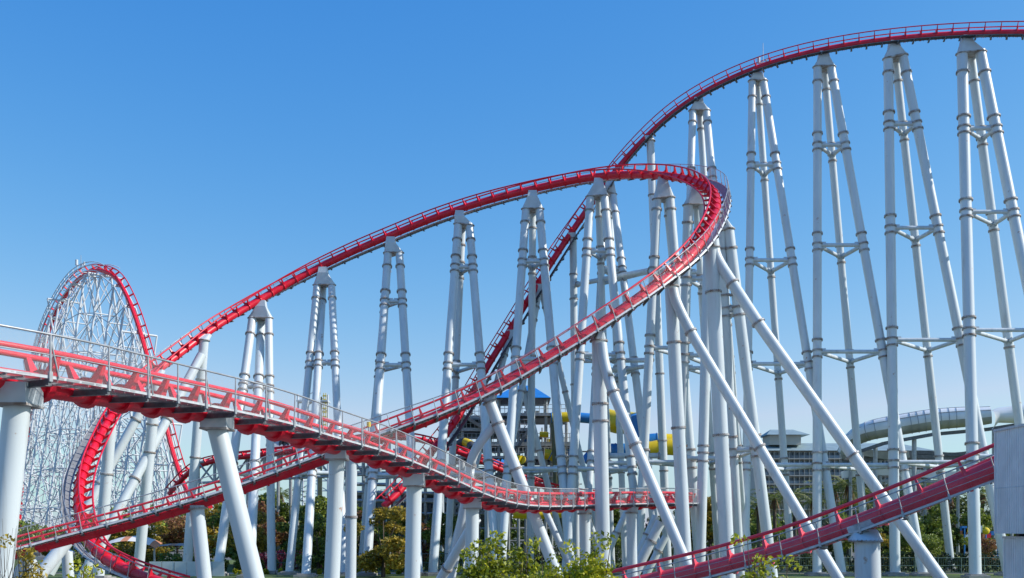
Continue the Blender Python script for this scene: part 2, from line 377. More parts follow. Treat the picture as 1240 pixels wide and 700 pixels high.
# T2: turn: lower run, banked turn, hill and valley at the left
T2pix = [(6, 673, 63, 15), (29, 667, 63.5, 15), (86, 651, 64.5, 15), (128, 642, 65, 15), (171, 630, 65.5, 15), (257, 605, 66, 15), (333, 577, 67, 15), (390, 557, 67.5, 15), (480, 523, 68, 20),
         (520, 508, 68.5, 21), (560, 492, 69, 22), (600, 472, 69.5, 24), (640, 449, 70, 26), (680, 426, 70.5, 30), (730, 393, 71.5, 35), (780, 359, 73, 40), (820, 327, 75, 47), (845, 300, 78, 55),
         (861, 273, 82, 62), (868, 250, 86, 66), (864, 232, 90, 66), (848, 222, 94, 60), (828, 216, 97.5, 52), (800, 212, 101, 44), (770, 211, 103.5, 37), (740, 212, 105.5, 30), (700, 217, 107, 22), (640, 230, 108.5, 14), (600, 240, 109, 10),
         (563, 251, 110, 7), (517, 267, 111, 5), (471, 286, 112, 3), (430, 303, 112.5, 3), (384, 325, 112.5, 3), (340, 348, 111.5, 4), (296, 374, 109.5, 6), (257, 398, 107, 9), (206, 437, 102.5, 14), (188, 450, 100.5, 17),
         (160, 476, 96.5, 22), (135, 504, 92, 28), (116, 537, 87, 34), (101, 568, 82.5, 38), (95, 596, 78.5, 40), (96, 625, 75, 40), (105, 653, 72, 38), (124, 676, 69.5, 35), (150, 690, 68, 30), (185, 704, 67, 26), (230, 716, 66, 22)]
T2 = Track(T2pix, 5)
build_track(T2, 'long red track with the banked turn, low hill and left valley', 'banked_turn_track', (4, 75, 0),
            tie_step=1.5, r=.36, gauge=.60, rise=.76, rail_r=.07, walk=dict(side=1, a=.50, b=1.12, z=-.38, zf=(T2.nearest_px(410, 550), T2.nearest_px(590, 477), .08), k=.55, lines=(1.0,)), wirem='wire2', fat=.5)
# T3: tall hill at the right
T3 = Track([(465, 613, 99.5), (473, 607, 100), (491, 589, 101), (524, 545, 104), (540, 528, 105.5), (557, 503, 107), (574, 472, 108), (594, 437, 109), (620, 396, 110), (653, 341, 111.5), (684, 293, 113),
            (707, 260, 113.5), (744, 208, 114), (776, 173, 113.5), (807, 142, 112.5), (833, 123, 111.5), (861, 106.5, 110.5), (890, 93, 109.5), (918, 81.5, 108.5), (961, 68.5, 107), (1004, 59, 106), (1050, 51.5, 105), (1094, 46.5, 104),
            (1128, 43.5, 103.5), (1163, 41.5, 103), (1206, 40, 102), (1240, 39.5, 101), (1300, 41, 99)], 6)
build_track(T3, 'tallest red hill track sweeping up from the centre to the upper right corner', 'hill_track', (20, 108, 0),
            tie_step=1.42, r=.33, gauge=.55, rise=.84, rail_r=.055, walk=dict(side=1, a=.42, b=.95, z=-.5, k=1, posts=False, step=1.42), fat=.36, deck_mats=('dark', 'bracket'), kick=.035)
# T5: near track, lower right
T5 = Track([(700, 727, 57.8, 28), (760, 711, 56.6, 28), (830, 697, 55.3, 28), (907, 678, 53.4, 28), (947, 667, 52.4, 28), (1004, 648, 51, 28), (1044, 633, 50, 28), (1101, 611.5, 48.9, 28), (1147, 592, 48.1, 28), (1201, 570, 47.6, 28), (1232, 557, 47.5, 28), (1262, 545, 47.5, 28)])
build_track(T5, 'red track climbing across the lower right corner towards the pale corrugated hut', 'lower_right_track', (16, 46, 0),
            tie_step=1.95, r=.46, gauge=.62, rise=.82, rail_r=.09, matk='redfaded', walk=dict(side=1, a=.50, b=.86, z=-.44, k=.1, lines=(1.0, .55, .3)), kick=.05, fat=.5, wirem='wire2')
# T4: small far track behind the towers
T4 = Track([(205, 598, 128), (218, 583, 127), (232, 567, 126), (247, 560, 125), (270, 556, 124), (300, 552.5, 123), (330, 549, 122), (358, 546, 121), (395, 541, 120), (430, 534, 119), (468, 529, 118), (500, 530, 117), (535, 539, 116.5),
            (560, 549, 116), (585, 560, 117), (612, 570, 119), (640, 583, 121), (665, 592, 122), (690, 597, 122), (720, 600, 121)], 5)
build_track(T4, 'small far red coaster track winding low behind the tall white towers', 'family_coaster_track', (0, 120, 0),
            tie_step=1.3, r=.30, gauge=.5, rise=.55, rail_r=.08, fat=.6)

# ------------------------------------------------------------------ supports
_rm = MB().tube((0, 0, -.035), (0, 0, .055), 1.0, 1.0, 24).tube((0, 0, -.07), (0, 0, -.04), .985, .985, 24)
for _k in range(24):
    _a = 2*PI*_k/24; _rm.obox((.94*math.cos(_a), .94*math.sin(_a), 0), (.035*math.cos(_a), .035*math.sin(_a), 0), (-.03*math.sin(_a), .03*math.cos(_a), 0), (0, 0, .115))
ring_mesh = _rm.mesh('flange', M['flange'])
def ring(p, d, r, root, parent, thick=1.0):
    q = d.to_track_quat('Z', 'Y').to_matrix().to_4x4()
    inst('flange', ring_mesh, Matrix.Translation(p) @ q @ Matrix.Diagonal((r, r, thick, 1)), root, parent)
foot_mesh = MB().box(-.95, .95, -.95, .95, 0, .22).box(-.7, .7, -.7, .7, .22, .34).mesh('footing', M['concrete'])

def at_z(p0, p1, z):
    t = (z-p0.z)/(p1.z-p0.z); return p0.lerp(p1, t)
def leg_base(top, low, db, ):
    y = yb(db); x = top[0]+(low[0]-top[0])*(y-top[1])/(low[1]-top[1]); return P(x, y, db)

def tower(label, head, legs, levels, spine, widths, name='support_tower', mid_first=None, group='three-legged white towers', bases=(100, 110, 100)):
    """legs: (top px, low px) for left, rear middle, right; levels: picture rows on the left leg (first one is a single flange)"""
    d = spine.y
    n = len(legs)
    roots = []
    dz = (0, 1.7, 0)
    tops = []; bots = []
    for i, (t, l) in enumerate(legs):
        if l is None: l = t
        tops.append(P(t[0], t[1], d+dz[i])); bots.append(leg_base(t, l, bases[i]))
    root = thing(name, label, 'support tower', ((sum(b.x for b in bots)/n), sum(b.y for b in bots)/n, 0), group)
    objs = []
    for i in range(n):
        r = widths[i]*(d+dz[i])/F/2
        o = MB().tube(tops[i], bots[i], r, r*1.06, 24).build('leg', M['white'], root); objs.append(o)
        inst('footing', foot_mesh, Matrix.Translation((bots[i].x, bots[i].y, 0)), root)
    # head: plated cap from the spine down to the leg tops
    pts = []
    T_ = Vector((.42, 0, 0))
    for sx in (-1, 1):
        for sy in (-1, 1): pts.append(spine+Vector((sx*.42, sy*.40, -.22)))
    low = []
    for i in range(n):
        r = widths[i]*(d+dz[i])/F/2*1.04; dr = (bots[i]-tops[i]).normalized()
        for k in range(12):
            t = 2*PI*k/12; low.append(tops[i]+Vector((r*math.cos(t), r*math.sin(t), -.05)))
    neck = [spine+Vector((sx*.5, sy*.5, -.85)) for sx in (-1, 1) for sy in (-1, 1)]
    MB().hull(pts+neck).build('head_block', M['cap'], root)
    MB().hull([p+Vector((0, 0, -.003)) for p in neck]+low).build('head_cap', M['cap'], root)
    zc = max(t.z for t in tops)
    MB().hull([v+Vector((0, 0, -.02)) + (v-sum(low, Vector())/len(low)).normalized()*.12 for v in low]+[v+Vector((0, 0, -.1)) + (v-sum(low, Vector())/len(low)).normalized()*.12 for v in low]).build('rim_plate', M['flange'], root)
    for li, y in enumerate(levels):
        # world height of the level, from the left leg
        best = None
        for k in range(401):
            q = tops[0].lerp(bots[0], k/400); yy = HY-(q.z-CH)/q.y*F
            if best is None or abs(yy-y) < best[0]: best = (abs(yy-y), q.z)
        z = best[1]
        nodes = []
        for i in range(n):
            if z > tops[i].z-.2: continue
            q = at_z(tops[i], bots[i], z); dr = (bots[i]-tops[i]).normalized(); r = widths[i]*(d+dz[i])/F/2*1.02
            zs = (0,) if li == 0 else (-.55, .12, 1.15 if li else 0)
            for z_ in zs: ring(q-dr*z_, dr, r*(1.22 if z_ != 1.15 else 1.28), root, objs[i])
            nodes.append((q, r))
        if li > 0:
            for a in range(len(nodes)):
                for b in range(a+1, len(nodes)):
                    pa, ra = nodes[a]; pb, rb = nodes[b]; dd = (pb-pa).normalized()
                    MB().tube(pa+dd*ra*.7, pb-dd*rb*.7, .19, .19, 12).build('brace', M['white2'], root)
                    for pp, rr, s_ in ((pa, ra, 1), (pb, rb, -1)):
                        MB().obox(pp+dd*s_*(rr+.22), dd*.2, Vector((-dd.y, dd.x, 0))*.02, Vector((0, 0, .32))).build('gusset', M['cap'], root)
    return root

def sp(tr, px, py):
    return tr.at(tr.nearest_px(px, py))[0]
def far(t, l): return (t, l)

G3 = 'white three-legged towers under the tall hill'
tower('rightmost white three-legged tower under the tall hill, widest legs, foot beside the pale hut', None,
      [((1165, 64), (1181, 690)), ((1175.5, 68), (1234, 511)), ((1187, 62), (1240, 322))], [88, 156, 256, 399, 552], sp(T3, 1171.5, 42), (12.6, 10.5, 12.3), group=G3, bases=(96, 106, 96))
tower('white three-legged tower second from the right under the tall hill', None,
      [((1075.5, 70), (1084, 697)), ((1084.5, 73), (1152, 690)), ((1093, 66), (1221, 697))], [88, 150, 276, 412, 560], sp(T3, 1083, 48), (11.2, 9.2, 10.8), group=G3)
tower('white three-legged tower third from the right under the tall hill', None,
      [((990, 80), (989.4, 697)), ((998.6, 86), (1051, 690)), ((1006, 80), (1118, 697))], [99, 175, 297, 426, 563], sp(T3, 996, 60), (9.8, 8.5, 10), group=G3)
tower('white three-legged tower fourth from the right, with the thin mast beside its head', None,
      [((911, 97), (902, 690)), ((917.5, 100), (959, 692)), ((924, 97), (1020, 697))], [118, 200, 315, 441, 563], sp(T3, 916, 82), (8.8, 8, 9.2), group=G3)
tower('slim three-legged white tower of the tall hill rising behind the crest of the banked turn', None,
      [((839, 133), (834, 290)), ((847.5, 136), (869.5, 480)), ((855, 133), (908, 697))], [148, 217, 330, 445, 555], sp(T3, 846, 115), (8.6, 8, 9), group=G3)
tower('white tower with its head just right of where the two red tracks cross', None,
      [((733, 232), (713, 600)), ((738, 234), (752, 560)), ((742, 234), (800, 697))], [258, 325, 447, 560], sp(T3, 738, 218), (7.6, 7, 8.6), group=G3)
GT = 'white towers under the lower hill and banked turn'
tower('three-legged white tower left of the lower hill, shortest head beside the near railing', None,
      [((306, 384), (263, 697)), ((316.5, 388), (304, 660)), ((325.5, 384), (329, 697))], [405, 467, 574], sp(T2, 317, 365), (10, 10, 9), group=GT, bases=(100, 96, 104))
tower('three-legged white tower second from the left under the lower hill, before the far scaffold', None,
      [((384, 344), (351, 686)), ((391, 346), (370.5, 697)), ((401.5, 344), (417, 697))], [362, 440, 574], sp(T2, 392, 325), (8.5, 9, 8.6), group=GT, bases=(102, 97, 100))
tower('white tower third from the left under the lower hill, two legs showing apart', None,
      [((470, 305), (443.5, 697)), ((470.5, 309), (437, 692)), ((483.5, 305), (507, 697))], [323, 365, 442, 575], sp(T2, 475, 288), (9.8, 8, 9.4), group=GT)
tower('white tower fourth from the left under the lower hill, left of the crossing red rails', None,
      [((555, 270), (524, 694)), ((560, 276), (542, 680)), ((568.5, 272), (602, 697))], [290, 323, 442, 573], sp(T2, 558, 254), (9.8, 8, 9.6), group=GT)
tower('three-legged white tower at the middle of the lower hill, head at the highest straight piece', None,
      [((637, 252), (606, 697)), ((645, 257), (642, 692)), ((653, 252), (692, 697))], [270, 316, 435, 568], sp(T2, 644, 231), (9.6, 8.6, 9.8), group=GT)
tower('white three-legged tower with its head just left of where the two red tracks cross', None,
      [((715, 237), (685, 697)), ((724.5, 240), (741, 690)), ((731.5, 236), (778, 697))], [256, 304, 430, 567], sp(T2, 724, 214), (9.8, 8, 10), group=GT)
tower('white tower with a tilted head under the start of the banked turn', None,
      [((796, 240), (772, 697)), ((807, 243), (851, 697)), ((811, 238), (848, 697))], [254, 327, 421, 560], sp(T2, 803, 213), (10.4, 8, 11), group=GT)
tower('stout short-headed white tower inside the curve of the banked turn', None,
      [((833.5, 247), (821, 697)), ((843, 250), (869, 671)), ((850, 247), (880, 560))], [270, 337, 430, 555], sp(T2, 843, 220), (11.8, 8, 9), group=GT)
tower('white tower standing outside the banked turn, legs leaning right behind the walkway', None,
      [((873, 278), (897, 697)), ((874, 283), (906, 697)), ((882, 276), (935, 697))], [301, 374, 545], sp(T2, 868, 247)+Vector((.5, 1.5, 0)), (9.8, 7, 13), group=GT, bases=(92, 104, 90))

def column(label, spine, top, low, d, wpx, rings, name='support_column', db=None, saddle='flare', struts=(), group=None, foot=True):
    """single column through two picture points, at one depth; struts = list of polylines ((px,py,d)...), width"""
    db = db or d
    bot = leg_base(top, low, db); tp = P(top[0], top[1], d)
    root = thing(name, label, 'support column', (bot.x, bot.y, 0), group)
    r = wpx*d/F/2
    o = MB().tube(tp, bot, r, r*1.03, 32).build('post', M['white'], root)
    if foot: inst('footing', foot_mesh, Matrix.Translation((bot.x, bot.y, 0)) @ Matrix.Scale(1.2, 4), root)
    dr = (bot-tp).normalized()
    for y in rings:
        best = min(range(501), key=lambda k: abs(HY-(tp.lerp(bot, k/500).z-CH)/tp.lerp(bot, k/500).y*F-y))
        q = tp.lerp(bot, best/500); ring(q, dr, r*1.2, root, o, .8)
    if spine is not None:
        T_ = None
        if saddle == 'box':
            m = MB(); c = Vector((tp.x, tp.y, tp.z)); hw = r*1.22
            m.obox(c+Vector((0, 0, .26)), (hw*1.1, 0, 0), (0, hw*1.3, 0), (0, 0, .28)); m.build('saddle', M['cap'], root)
            m = MB(); m.obox(c+Vector((0, 0, -.03)), (hw*1.14, 0, 0), (0, hw*1.34, 0), (0, 0, .03)); m.build('base_plate', M['flange'], root)
        elif saddle == 'flare':
            pts = []
            for k in range(14):
                t = 2*PI*k/14; pts.append(tp+Vector((math.cos(t)*r*1.12, math.sin(t)*r*1.12, 0)))
            for sx in (-1, 1):
                for sy in (-1, 1): pts.append(spine+Vector((sx*max(.42, r*.9), sy*.42, -.12)))
            MB().hull(pts).build('saddle', M['cap'], root)
            ring(tp, dr, r*1.32, root, o, .6)
    for poly, sw, rg in struts:
        q = [P(*a) for a in poly]; rr = sw*q[0].y/F/2
        ps = []
        for i in range(len(q)):
            if 0 < i < len(q)-1:
                for t in (.0, .25, .5, .75, 1):     # rounded elbow
                    a = q[i].lerp(q[i-1], min(.5, 1.2/(q[i-1]-q[i]).length)); b = q[i].lerp(q[i+1], min(.5, 1.2/(q[i+1]-q[i]).length))
                    ps.append(a.lerp(q[i], t).lerp(q[i].lerp(b, t), t))
            else: ps.append(q[i])
        so_ = MB().pathtube(ps, rr, 24).build('raking_strut', M['white'], root)
        for (ry) in rg:
            best = None
            for i in range(len(ps)-1):
                for k in range(60):
                    p = ps[i].lerp(ps[i+1], k/60); yy = HY-(p.z-CH)/p.y*F
                    if best is None or abs(yy-ry) < best[0]: best = (abs(yy-ry), p, (ps[i+1]-ps[i]).normalized())
            ring(best[1], best[2], rr*1.25, root, so_, .9)
    return root
GN = 'single white posts under the near brake run'
column('thick white post at the left edge under the near walkway', sp(T1, 22, 458), (21, 490), (-2, 700), 28.4, 31, (), saddle='box', group=GN)
column('leaning white post under the near walkway, slanting to the right towards its foot', sp(T1, 263, 500), (263, 519), (307, 697), 37, 23.5, (), saddle='box', group=GN)
column('upright white post under the near walkway just left of centre-left, no flange, with boxed head', sp(T1, 408, 540), (408, 556), (402, 697), 45.5, 18.5, (), saddle='box', group=GN)
column('white post under the near walkway standing in front of the leafy trees, right of the flanged one', sp(T1, 502, 572), (501.5, 588), (499.4, 697), 52, 18.5, (), saddle='box', group=GN)
column('white post under the near walkway rising beside the lime bushes', sp(T1, 573, 602), (572, 615), (571, 690), 59.3, 16, (), saddle='box', group=GN,
       struts=[([(577, 628, 60), (536, 697, 62), (520, 724, 63)], 12, (688,))])
column('white post under the level end of the near track, behind the lime bushes', sp(T1, 708, 610), (708, 622), (709, 690), 74, 13.5, (), saddle='flare', group=GN,
       struts=[([(712, 628, 75), (724, 664, 76), (744, 722, 77)], 8, ()), ([(660, 618, 78), (684, 672, 78), (703, 714, 78)], 8, ())])
column('rightmost short white post under the level end of the near track', sp(T1, 765, 609), (764.5, 621), (765.5, 693), 78.4, 12.4, (), saddle='flare', group=GN,
       struts=[([(800, 632, 84), (776, 680, 84), (765, 703, 84)], 12, (655,)), ([(795, 625, 90), (773, 672, 90), (761, 700, 90)], 10, (648,)), ([(760, 618, 92), (742, 655, 92), (727, 698, 92)], 8, (645,)), ([(806, 650, 88), (788, 685, 88), (778, 705, 88)], 9, (667,))])
GS = 'white posts with raking struts under the climbing turn'
column('tall white post with kinked strut reaching farthest right under the banked turn', sp(T2, 862, 272), (861, 300), (882, 700), 79, 17, (353.6, 527),
       struts=[([(864, 292, 79), (866, 311, 79), (918, 391, 77.5), (1139, 700, 74), (1150, 716, 74)], 13.5, (343, 391, 550))], group=GS)
column('tall white post standing close behind the strutted post of the turn', None, (858, 290), (848, 680), 86, 12, (540, 548, 558), group=GS)
column('white post with kinked strut between the middle strut and the farthest one', sp(T2, 812, 333), (812.5, 347), (831, 700), 75.5, 15.2, (415, 518),
       struts=[([(815, 350, 75.0), (817.5, 364, 74.9), (836, 402, 74.5), (1013, 697, 71), (1022, 712, 71)], 12.4, (402, 540))], group=GS)
column('white post with kinked strut leaning right over the lime bushes', sp(T2, 724, 399), (725, 413), (731, 700), 71.5, 17, (489, 510),
       struts=[([(728.5, 416, 71.0), (731.5, 441, 70.8), (742, 475, 70.5), (832, 684, 68), (840, 703, 68)], 13, (475, 538.6))], group=GS)
K = column('leaning white post with a forked knee strut, orange rust spot near its top', sp(T2, 593, 475), (593, 487), (674, 695), 69.3, 14, (513, 568),
       struts=[([(597, 516, 69.6), (571, 549, 70), (568, 583, 70.5), (548, 690, 72), (545, 706, 72)], 11.5, (563,))], group=GS)
_r = P(602, 506, 68.85)
column('pale post under the lower run with a thick flange, right of the boxed upright post', sp(T2, 424, 543), (426, 548), (424.6, 697), 67.6, 13, (626,), group=GS)
column('white post under the lower run at left, just behind the leaning near post', sp(T2, 238, 608), (238.5, 616), (247.5, 700), 65.9, 17, (), group=GS)
column('low white post under the left end of the lower run', sp(T2, 36, 663), (38, 671), (36, 700), 63.6, 15, (), group=GS,
       struts=[([(40, 668, 64), (14, 705, 64)], 12, ())])
GV = 'white posts holding the left valley track'
column('tall white post meeting the descending track above the near railing at left', sp(T2, 250, 403), (247, 412), (226, 694), 105.5, 11.2, (460, 554), group=GV,
       struts=[([(244, 430, 105), (150, 605, 98), (122, 657, 96), (97, 704, 95)], 11, (508, 580))])
column('white post behind the near walkway at left with two close flanges', sp(T2, 193, 446), (190, 457), (167, 697), 100, 12.4, (514, 548), group=GV,
       struts=[([(186, 470, 100), (130, 570, 98), (88, 645, 96), (60, 695, 95)], 11, (508, 586))])
column('white post rising just inside the left valley curve', sp(T2, 118, 535)+Vector((.8, .4, 0)), (134, 514), (122, 662), 91, 13.5, (574,), group=GV, saddle=None)
column('pair of stubby white props below the left valley curve', None, (81, 668), (83, 700), 78, 13, (), group=GV,
       struts=[([(84, 652, 77), (50, 694, 75.5), (36, 711, 75)], 16, ())])
GH = 'slim white posts holding the foot of the tall hill'
def post_pair(label, spine, legs, d, w, rings):
    root = thing('splayed_support', label, 'support tower', (spine.x, spine.y, 0), GH)
    tops = []
    for (t, l), db, wi in zip(legs, (104, 112), w):
        tp = P(t[0], t[1], d); bt = leg_base(t, l, db); r = wi*d/F/2; tops.append(tp)
        o = MB().tube(tp, bt, r, r, 20).build('leg', M['white'], root)
        for y in rings:
            best = min(range(301), key=lambda k: abs(HY-(tp.lerp(bt, k/300).z-CH)/tp.lerp(bt, k/300).y*F-y)); ring(tp.lerp(bt, best/300), (bt-tp).normalized(), r*1.2, root, o)
        inst('footing', foot_mesh, Matrix.Translation((bt.x, bt.y, 0)), root)
    pts = [spine+Vector((sx*.42, sy*.42, -.2)) for sx in (-1, 1) for sy in (-1, 1)]
    for t in tops:
        for k in range(8): pts.append(t+Vector((.4*math.cos(k*PI/4), .4*math.sin(k*PI/4), -.3)))
    MB().hull(pts).build('head_cap', M['cap'], root)
    return root
post_pair('slim two-legged white support seen between the legs of the middle tower', sp(T3, 653, 341), [((652.5, 352), (630, 480)), ((656, 354), (690, 498))], 111.5, (8, 7), (372, 387, 475))
post_pair('slim two-legged white support lower down the tall hill, left of the middle tower', sp(T3, 618, 399), [((616, 410), (598, 478)), ((619, 412), (664, 590))], 110, (8, 7.5), (430, 475, 545))
column('slim white post meeting the tall hill just left of the track crossing', sp(T3, 692, 281), (694, 289), (698, 697), 113.2, 8.8, (332, 362, 466, 560), group=GH)
column('slim white post meeting the tall hill high behind the banked turn', sp(T3, 786, 164), (787.5, 171), (809, 697), 113, 9.6, (236, 340, 453, 534, 570), group=GH)
# cross pipes between hill posts
def pipe(label, a, b, r, name='tie_pipe'):
    A, B = P(*a), P(*b); root = thing(name, label, 'pipe', ((A.x+B.x)/2, (A.y+B.y)/2, (A.z+B.z)/2), 'tie pipes between the towers')
    o = MB().tube(A, B, r, r, 14).build('pipe', M['white2'], root)
    for t in (.04, .5, .96): ring(A.lerp(B, t), (B-A).normalized(), r*1.35, root, o, .7)
pipe('long tie pipe running to the tilted-head tower, upper of the two', (696, 345, 113), (792, 326, 101), .24)
pipe('lower tie pipe slanting up to the tilted-head tower', (726, 344, 112), (790, 328, 101), .22)
pipe('tie pipe crossing at mid height behind the strut over the lime bushes', (700, 437, 112), (790, 436, 101), .24)
pipe('short lower tie pipe at mid height behind the strut over the lime bushes', (735, 450, 112), (786, 443, 103), .22)
pipe('thick tie pipe low behind the lime bushes, left of the rightmost short post', (735, 552, 104), (800, 552, 104), .27)

# ------------------------------------------------------------------ lattice first drop far left
lt = thing('lattice_hill', 'huge white lattice hill of the coaster far behind the left end, red track over its top', 'roller coaster', P(125, yb(255), 255)*1.0)
lt.location.z = 0
LT = Track([(22, 642, 300), (28, 562, 297), (37, 492, 291), (52, 422, 282), (66, 383, 274), (84, 351, 266), (100, 334, 260), (120, 327, 254), (138, 334, 249), (150, 351, 245), (163, 381, 241), (174, 416, 238),
            (184, 452, 235), (198, 504, 231), (210, 550, 228), (224, 590, 224), (238, 608, 219), (255, 614, 213)], 6)
pts, fr = LT.offset(0, 0); MB().pathtube(pts, .5, 12, fr).build('spine', M['red'], lt)
for sg in (-1, 1):
    pts, fr = LT.offset(sg*1.0, 1.3); MB().pathtube(pts, .13, 6, fr).build('rail', M['red'], lt)
tt = MB()
for i in range(int(LT.len/3.2)):
    p, T, S, U = LT.at(i*3.2+1)
    for s_ in (-1, 1): tt.obox(p+S*s_*.6+U*.75, (S*s_*.5+U*.55), T*.11, (U*.12-S*s_*.12))
tag(tt.build('cross_tie', M['red'], lt), kind='stuff')
upk = LT.nearest_px(120, 322)
# catwalks along both sides of the lift
for s_ in (-1.9, 1.9):
    for h in (-.3, .9, 1.7):
        pts, fr = LT.offset(s_, h, u0=8, u1=upk+6); MB().pathtube(pts, .11, 5, fr).build('handrail', M['lattice'], lt)
cw = MB()
for i in range(int((upk-8)/2.6)):
    p, T, S, U = LT.at(8+i*2.6)
    for s_ in (-1.9, 1.9): cw.beam(p+S*s_-U*.3, p+S*s_+U*1.7, .12)
    cw.beam(p-S*1.9-U*.3, p+S*1.9-U*.3, .14)
tag(cw.build('handrail_post', M['lattice'], lt), kind='stuff')
prev = None; nb = 0
us = []
u = 14.0
while u < LT.len-22: us.append(u); u += 8.0 if LT.at(u)[0].z > 30 else 10.5
for bi, u in enumerate(us):
    p, T, S, U = LT.at(u)
    hd = Vector((T.x, T.y, 0)).normalized() if Vector((T.x, T.y, 0)).length > .05 else Vector((.2, -1, 0)).normalized()
    sd_ = Vector((hd.y, -hd.x, 0)); H = p.z-1.0
    if H < 5: prev = None; continue
    nlev = max(1, int(H/8.5)); bent = MB()
    def node(s_, k): 
        z = H*(1-k/nlev); return Vector((p.x, p.y, 0))+sd_*s_*(1.3+.155*(H-z))+Vector((0, 0, z))
    for s_ in (-1, 1): bent.tube(node(s_, 0), node(s_, nlev), .27, .30, 6, False)
    for k in range(nlev+1):
        if k < nlev:
            bent.tube(node(-1, k), node(1, k), .16, .16, 5, False)
            bent.tube(node(-1, k), node(1, k+1), .12, .12, 5, False); bent.tube(node(1, k), node(-1, k+1), .12, .12, 5, False)
    bent.tube(node(-1, 0), p-U*.5, .3, .3, 6); bent.tube(node(1, 0), p-U*.5, .3, .3, 6)
    if bi % 3 == 1:   # outrigger carrying the catwalk
        bent.tube(p-sd_*4.2-Vector((0, 0, 1)), p+sd_*4.2-Vector((0, 0, 1)), .24, .24, 6); bent.tube(p+sd_*4.2-Vector((0, 0, 1)), node(1, 1), .2, .2, 6); bent.tube(p-sd_*4.2-Vector((0, 0, 1)), node(-1, 1), .2, .2, 6)
    bent.build('trestle_bent', M['lattice'], lt); nb += 1
    cur = (H, [[node(s_, k) for k in range(nlev+1)] for s_ in (-1, 1)])
    if prev:
        lo = MB()
        for j in (0, 1):
            A, B = prev[1][j][::-1], cur[1][j][::-1]; n_ = min(len(A), len(B))
            for k in range(n_):
                lo.tube(A[k], B[k], .11, .11, 5, False)
                if k+1 < n_:
                    if (k+bi) % 2: lo.tube(A[k], B[k+1], .11, .11, 5, False)
                    else: lo.tube(A[k+1], B[k], .11, .11, 5, False)
            lo.tube(A[-1], B[-1], .16, .16, 5, False)
        lo.build('longitudinal_bracing', M['lattice'], lt)
    prev = cur
# second row of braced legs inside the hill
for (x0, d0, x1, d1, zt) in ((60, 262, 110, 250, 36), (140, 244, 190, 236, 24)):
    m = MB(); a = P(x0, HY, d0); b = P(x1, HY, d1); a.z = b.z = 0
    nx = 4; cols = [a.lerp(b, i/nx) for i in range(nx+1)]; lv = [i*zt/4 for i in range(5)]
    for c in cols: m.tube(c, c+Vector((0, 0, zt)), .17, .17, 5, False)
    for i in range(nx):
        for k in range(4):
            m.tube(cols[i]+Vector((0, 0, lv[k])), cols[i+1]+Vector((0, 0, lv[k+1])), .1, .1, 5, False)
            m.tube(cols[i+1]+Vector((0, 0, lv[k])), cols[i]+Vector((0, 0, lv[k+1])), .1, .1, 5, False)
        for k in range(1, 5): m.tube(cols[i]+Vector((0, 0, lv[k])), cols[i+1]+Vector((0, 0, lv[k])), .1, .1, 5, False)
    m.build('trestle_panel', M['lattice'], lt)

def mast(label, px, py0, py1, d):
    a = P(px, py1, d); root = thing('mast', label, 'mast', a); k = abs(py1-py0)/F*d
    MB().tube(a, a+Vector((0, 0, k)), .05*d/100, .02*d/100, 6).build('pole', M['grey'], root)
    m = MB(); z = a.z+k*.45; m.obox((a.x, a.y, z), (.5*d/100, 0, 0), (0, .1, 0), (0, 0, .05)); m.tube((a.x-.4*d/100, a.y, z), (a.x-.4*d/100, a.y, z+.5*d/100), .14*d/100, .14*d/100, 8)
    m.tube((a.x+.3*d/100, a.y, z), (a.x+.3*d/100, a.y, z+.3*d/100), .1*d/100, .1*d/100, 8)
    m.build('instrument', M['white2'], root)
mast('thin mast with small instruments beside the tall hill track', 924, 52, 96, 108.6)
mast('thin mast with small beacons beside the top of the far lattice hill', 98, 309, 331, 262)

# ------------------------------------------------------------------ pale hut at the right edge
def hut(label, x0, x1, y0, y1, z0, z1):
    root = thing('corrugated_hut', label, 'hut', ((x0+x1)/2, y0, z0), 'pale corrugated cabins stacked at the right edge')
    MB().box(x0, x1, y0, y1, z0, z1).build('wall', M['panelw'], root)
    me = MB().box(-.018, 0, -.05, .05, 0, z1-z0).mesh('rib', M['panelw'])
    for i in range(int((y1-y0)/.2)): inst('rib', me, Matrix.Translation((x0-.001, y0+.12+i*.2, z0)), root)
    me = MB().box(-.05, .05, -.018, 0, 0, z1-z0).mesh('rib', M['panelw'])
    for i in range(int((x1-x0)/.2)): inst('rib', me, Matrix.Translation((x0+.12+i*.2, y0-.001, z0)), root)
    MB().box(x0-.07, x1+.07, y0-.07, y1+.07, z1, z1+.10).build('roof_edge', M['deckpale'], root)
    MB().box(x0-.03, x0-.02, y0, y1, z0+(z1-z0)*.44, z0+(z1-z0)*.44+.03).build('seam', M['cap'], root)
    MB().box(x0-.045, x0+.05, y1-.06, y1+.04, z0, z1-.01).build('corner_trim', M['panelw'], root)
    return root
hx = (1205.5-CX)/F*46.4; hz1 = P(0, 523, 46.4).z; hz0 = P(0, 646, 46.4).z
hut('upper pale corrugated cabin at the right edge, topping the stack', hx, hx+7, 36, 46.4, hz0, hz1)
hut('lower pale corrugated cabin at the right edge, under the other one', hx+.35, hx+7, 36, 46.3, 0, hz0-.22)
cp = thing('support_block', 'steel packing blocks between the two stacked pale cabins', 'block', (hx+1, 39, hz0-.12))
for i in range(5): MB().box(hx+.5, hx+1.2, 36.5+i*2.2, 36.8+i*2.2, hz0-.118, hz0-.003).build('block', M['dark'], cp)

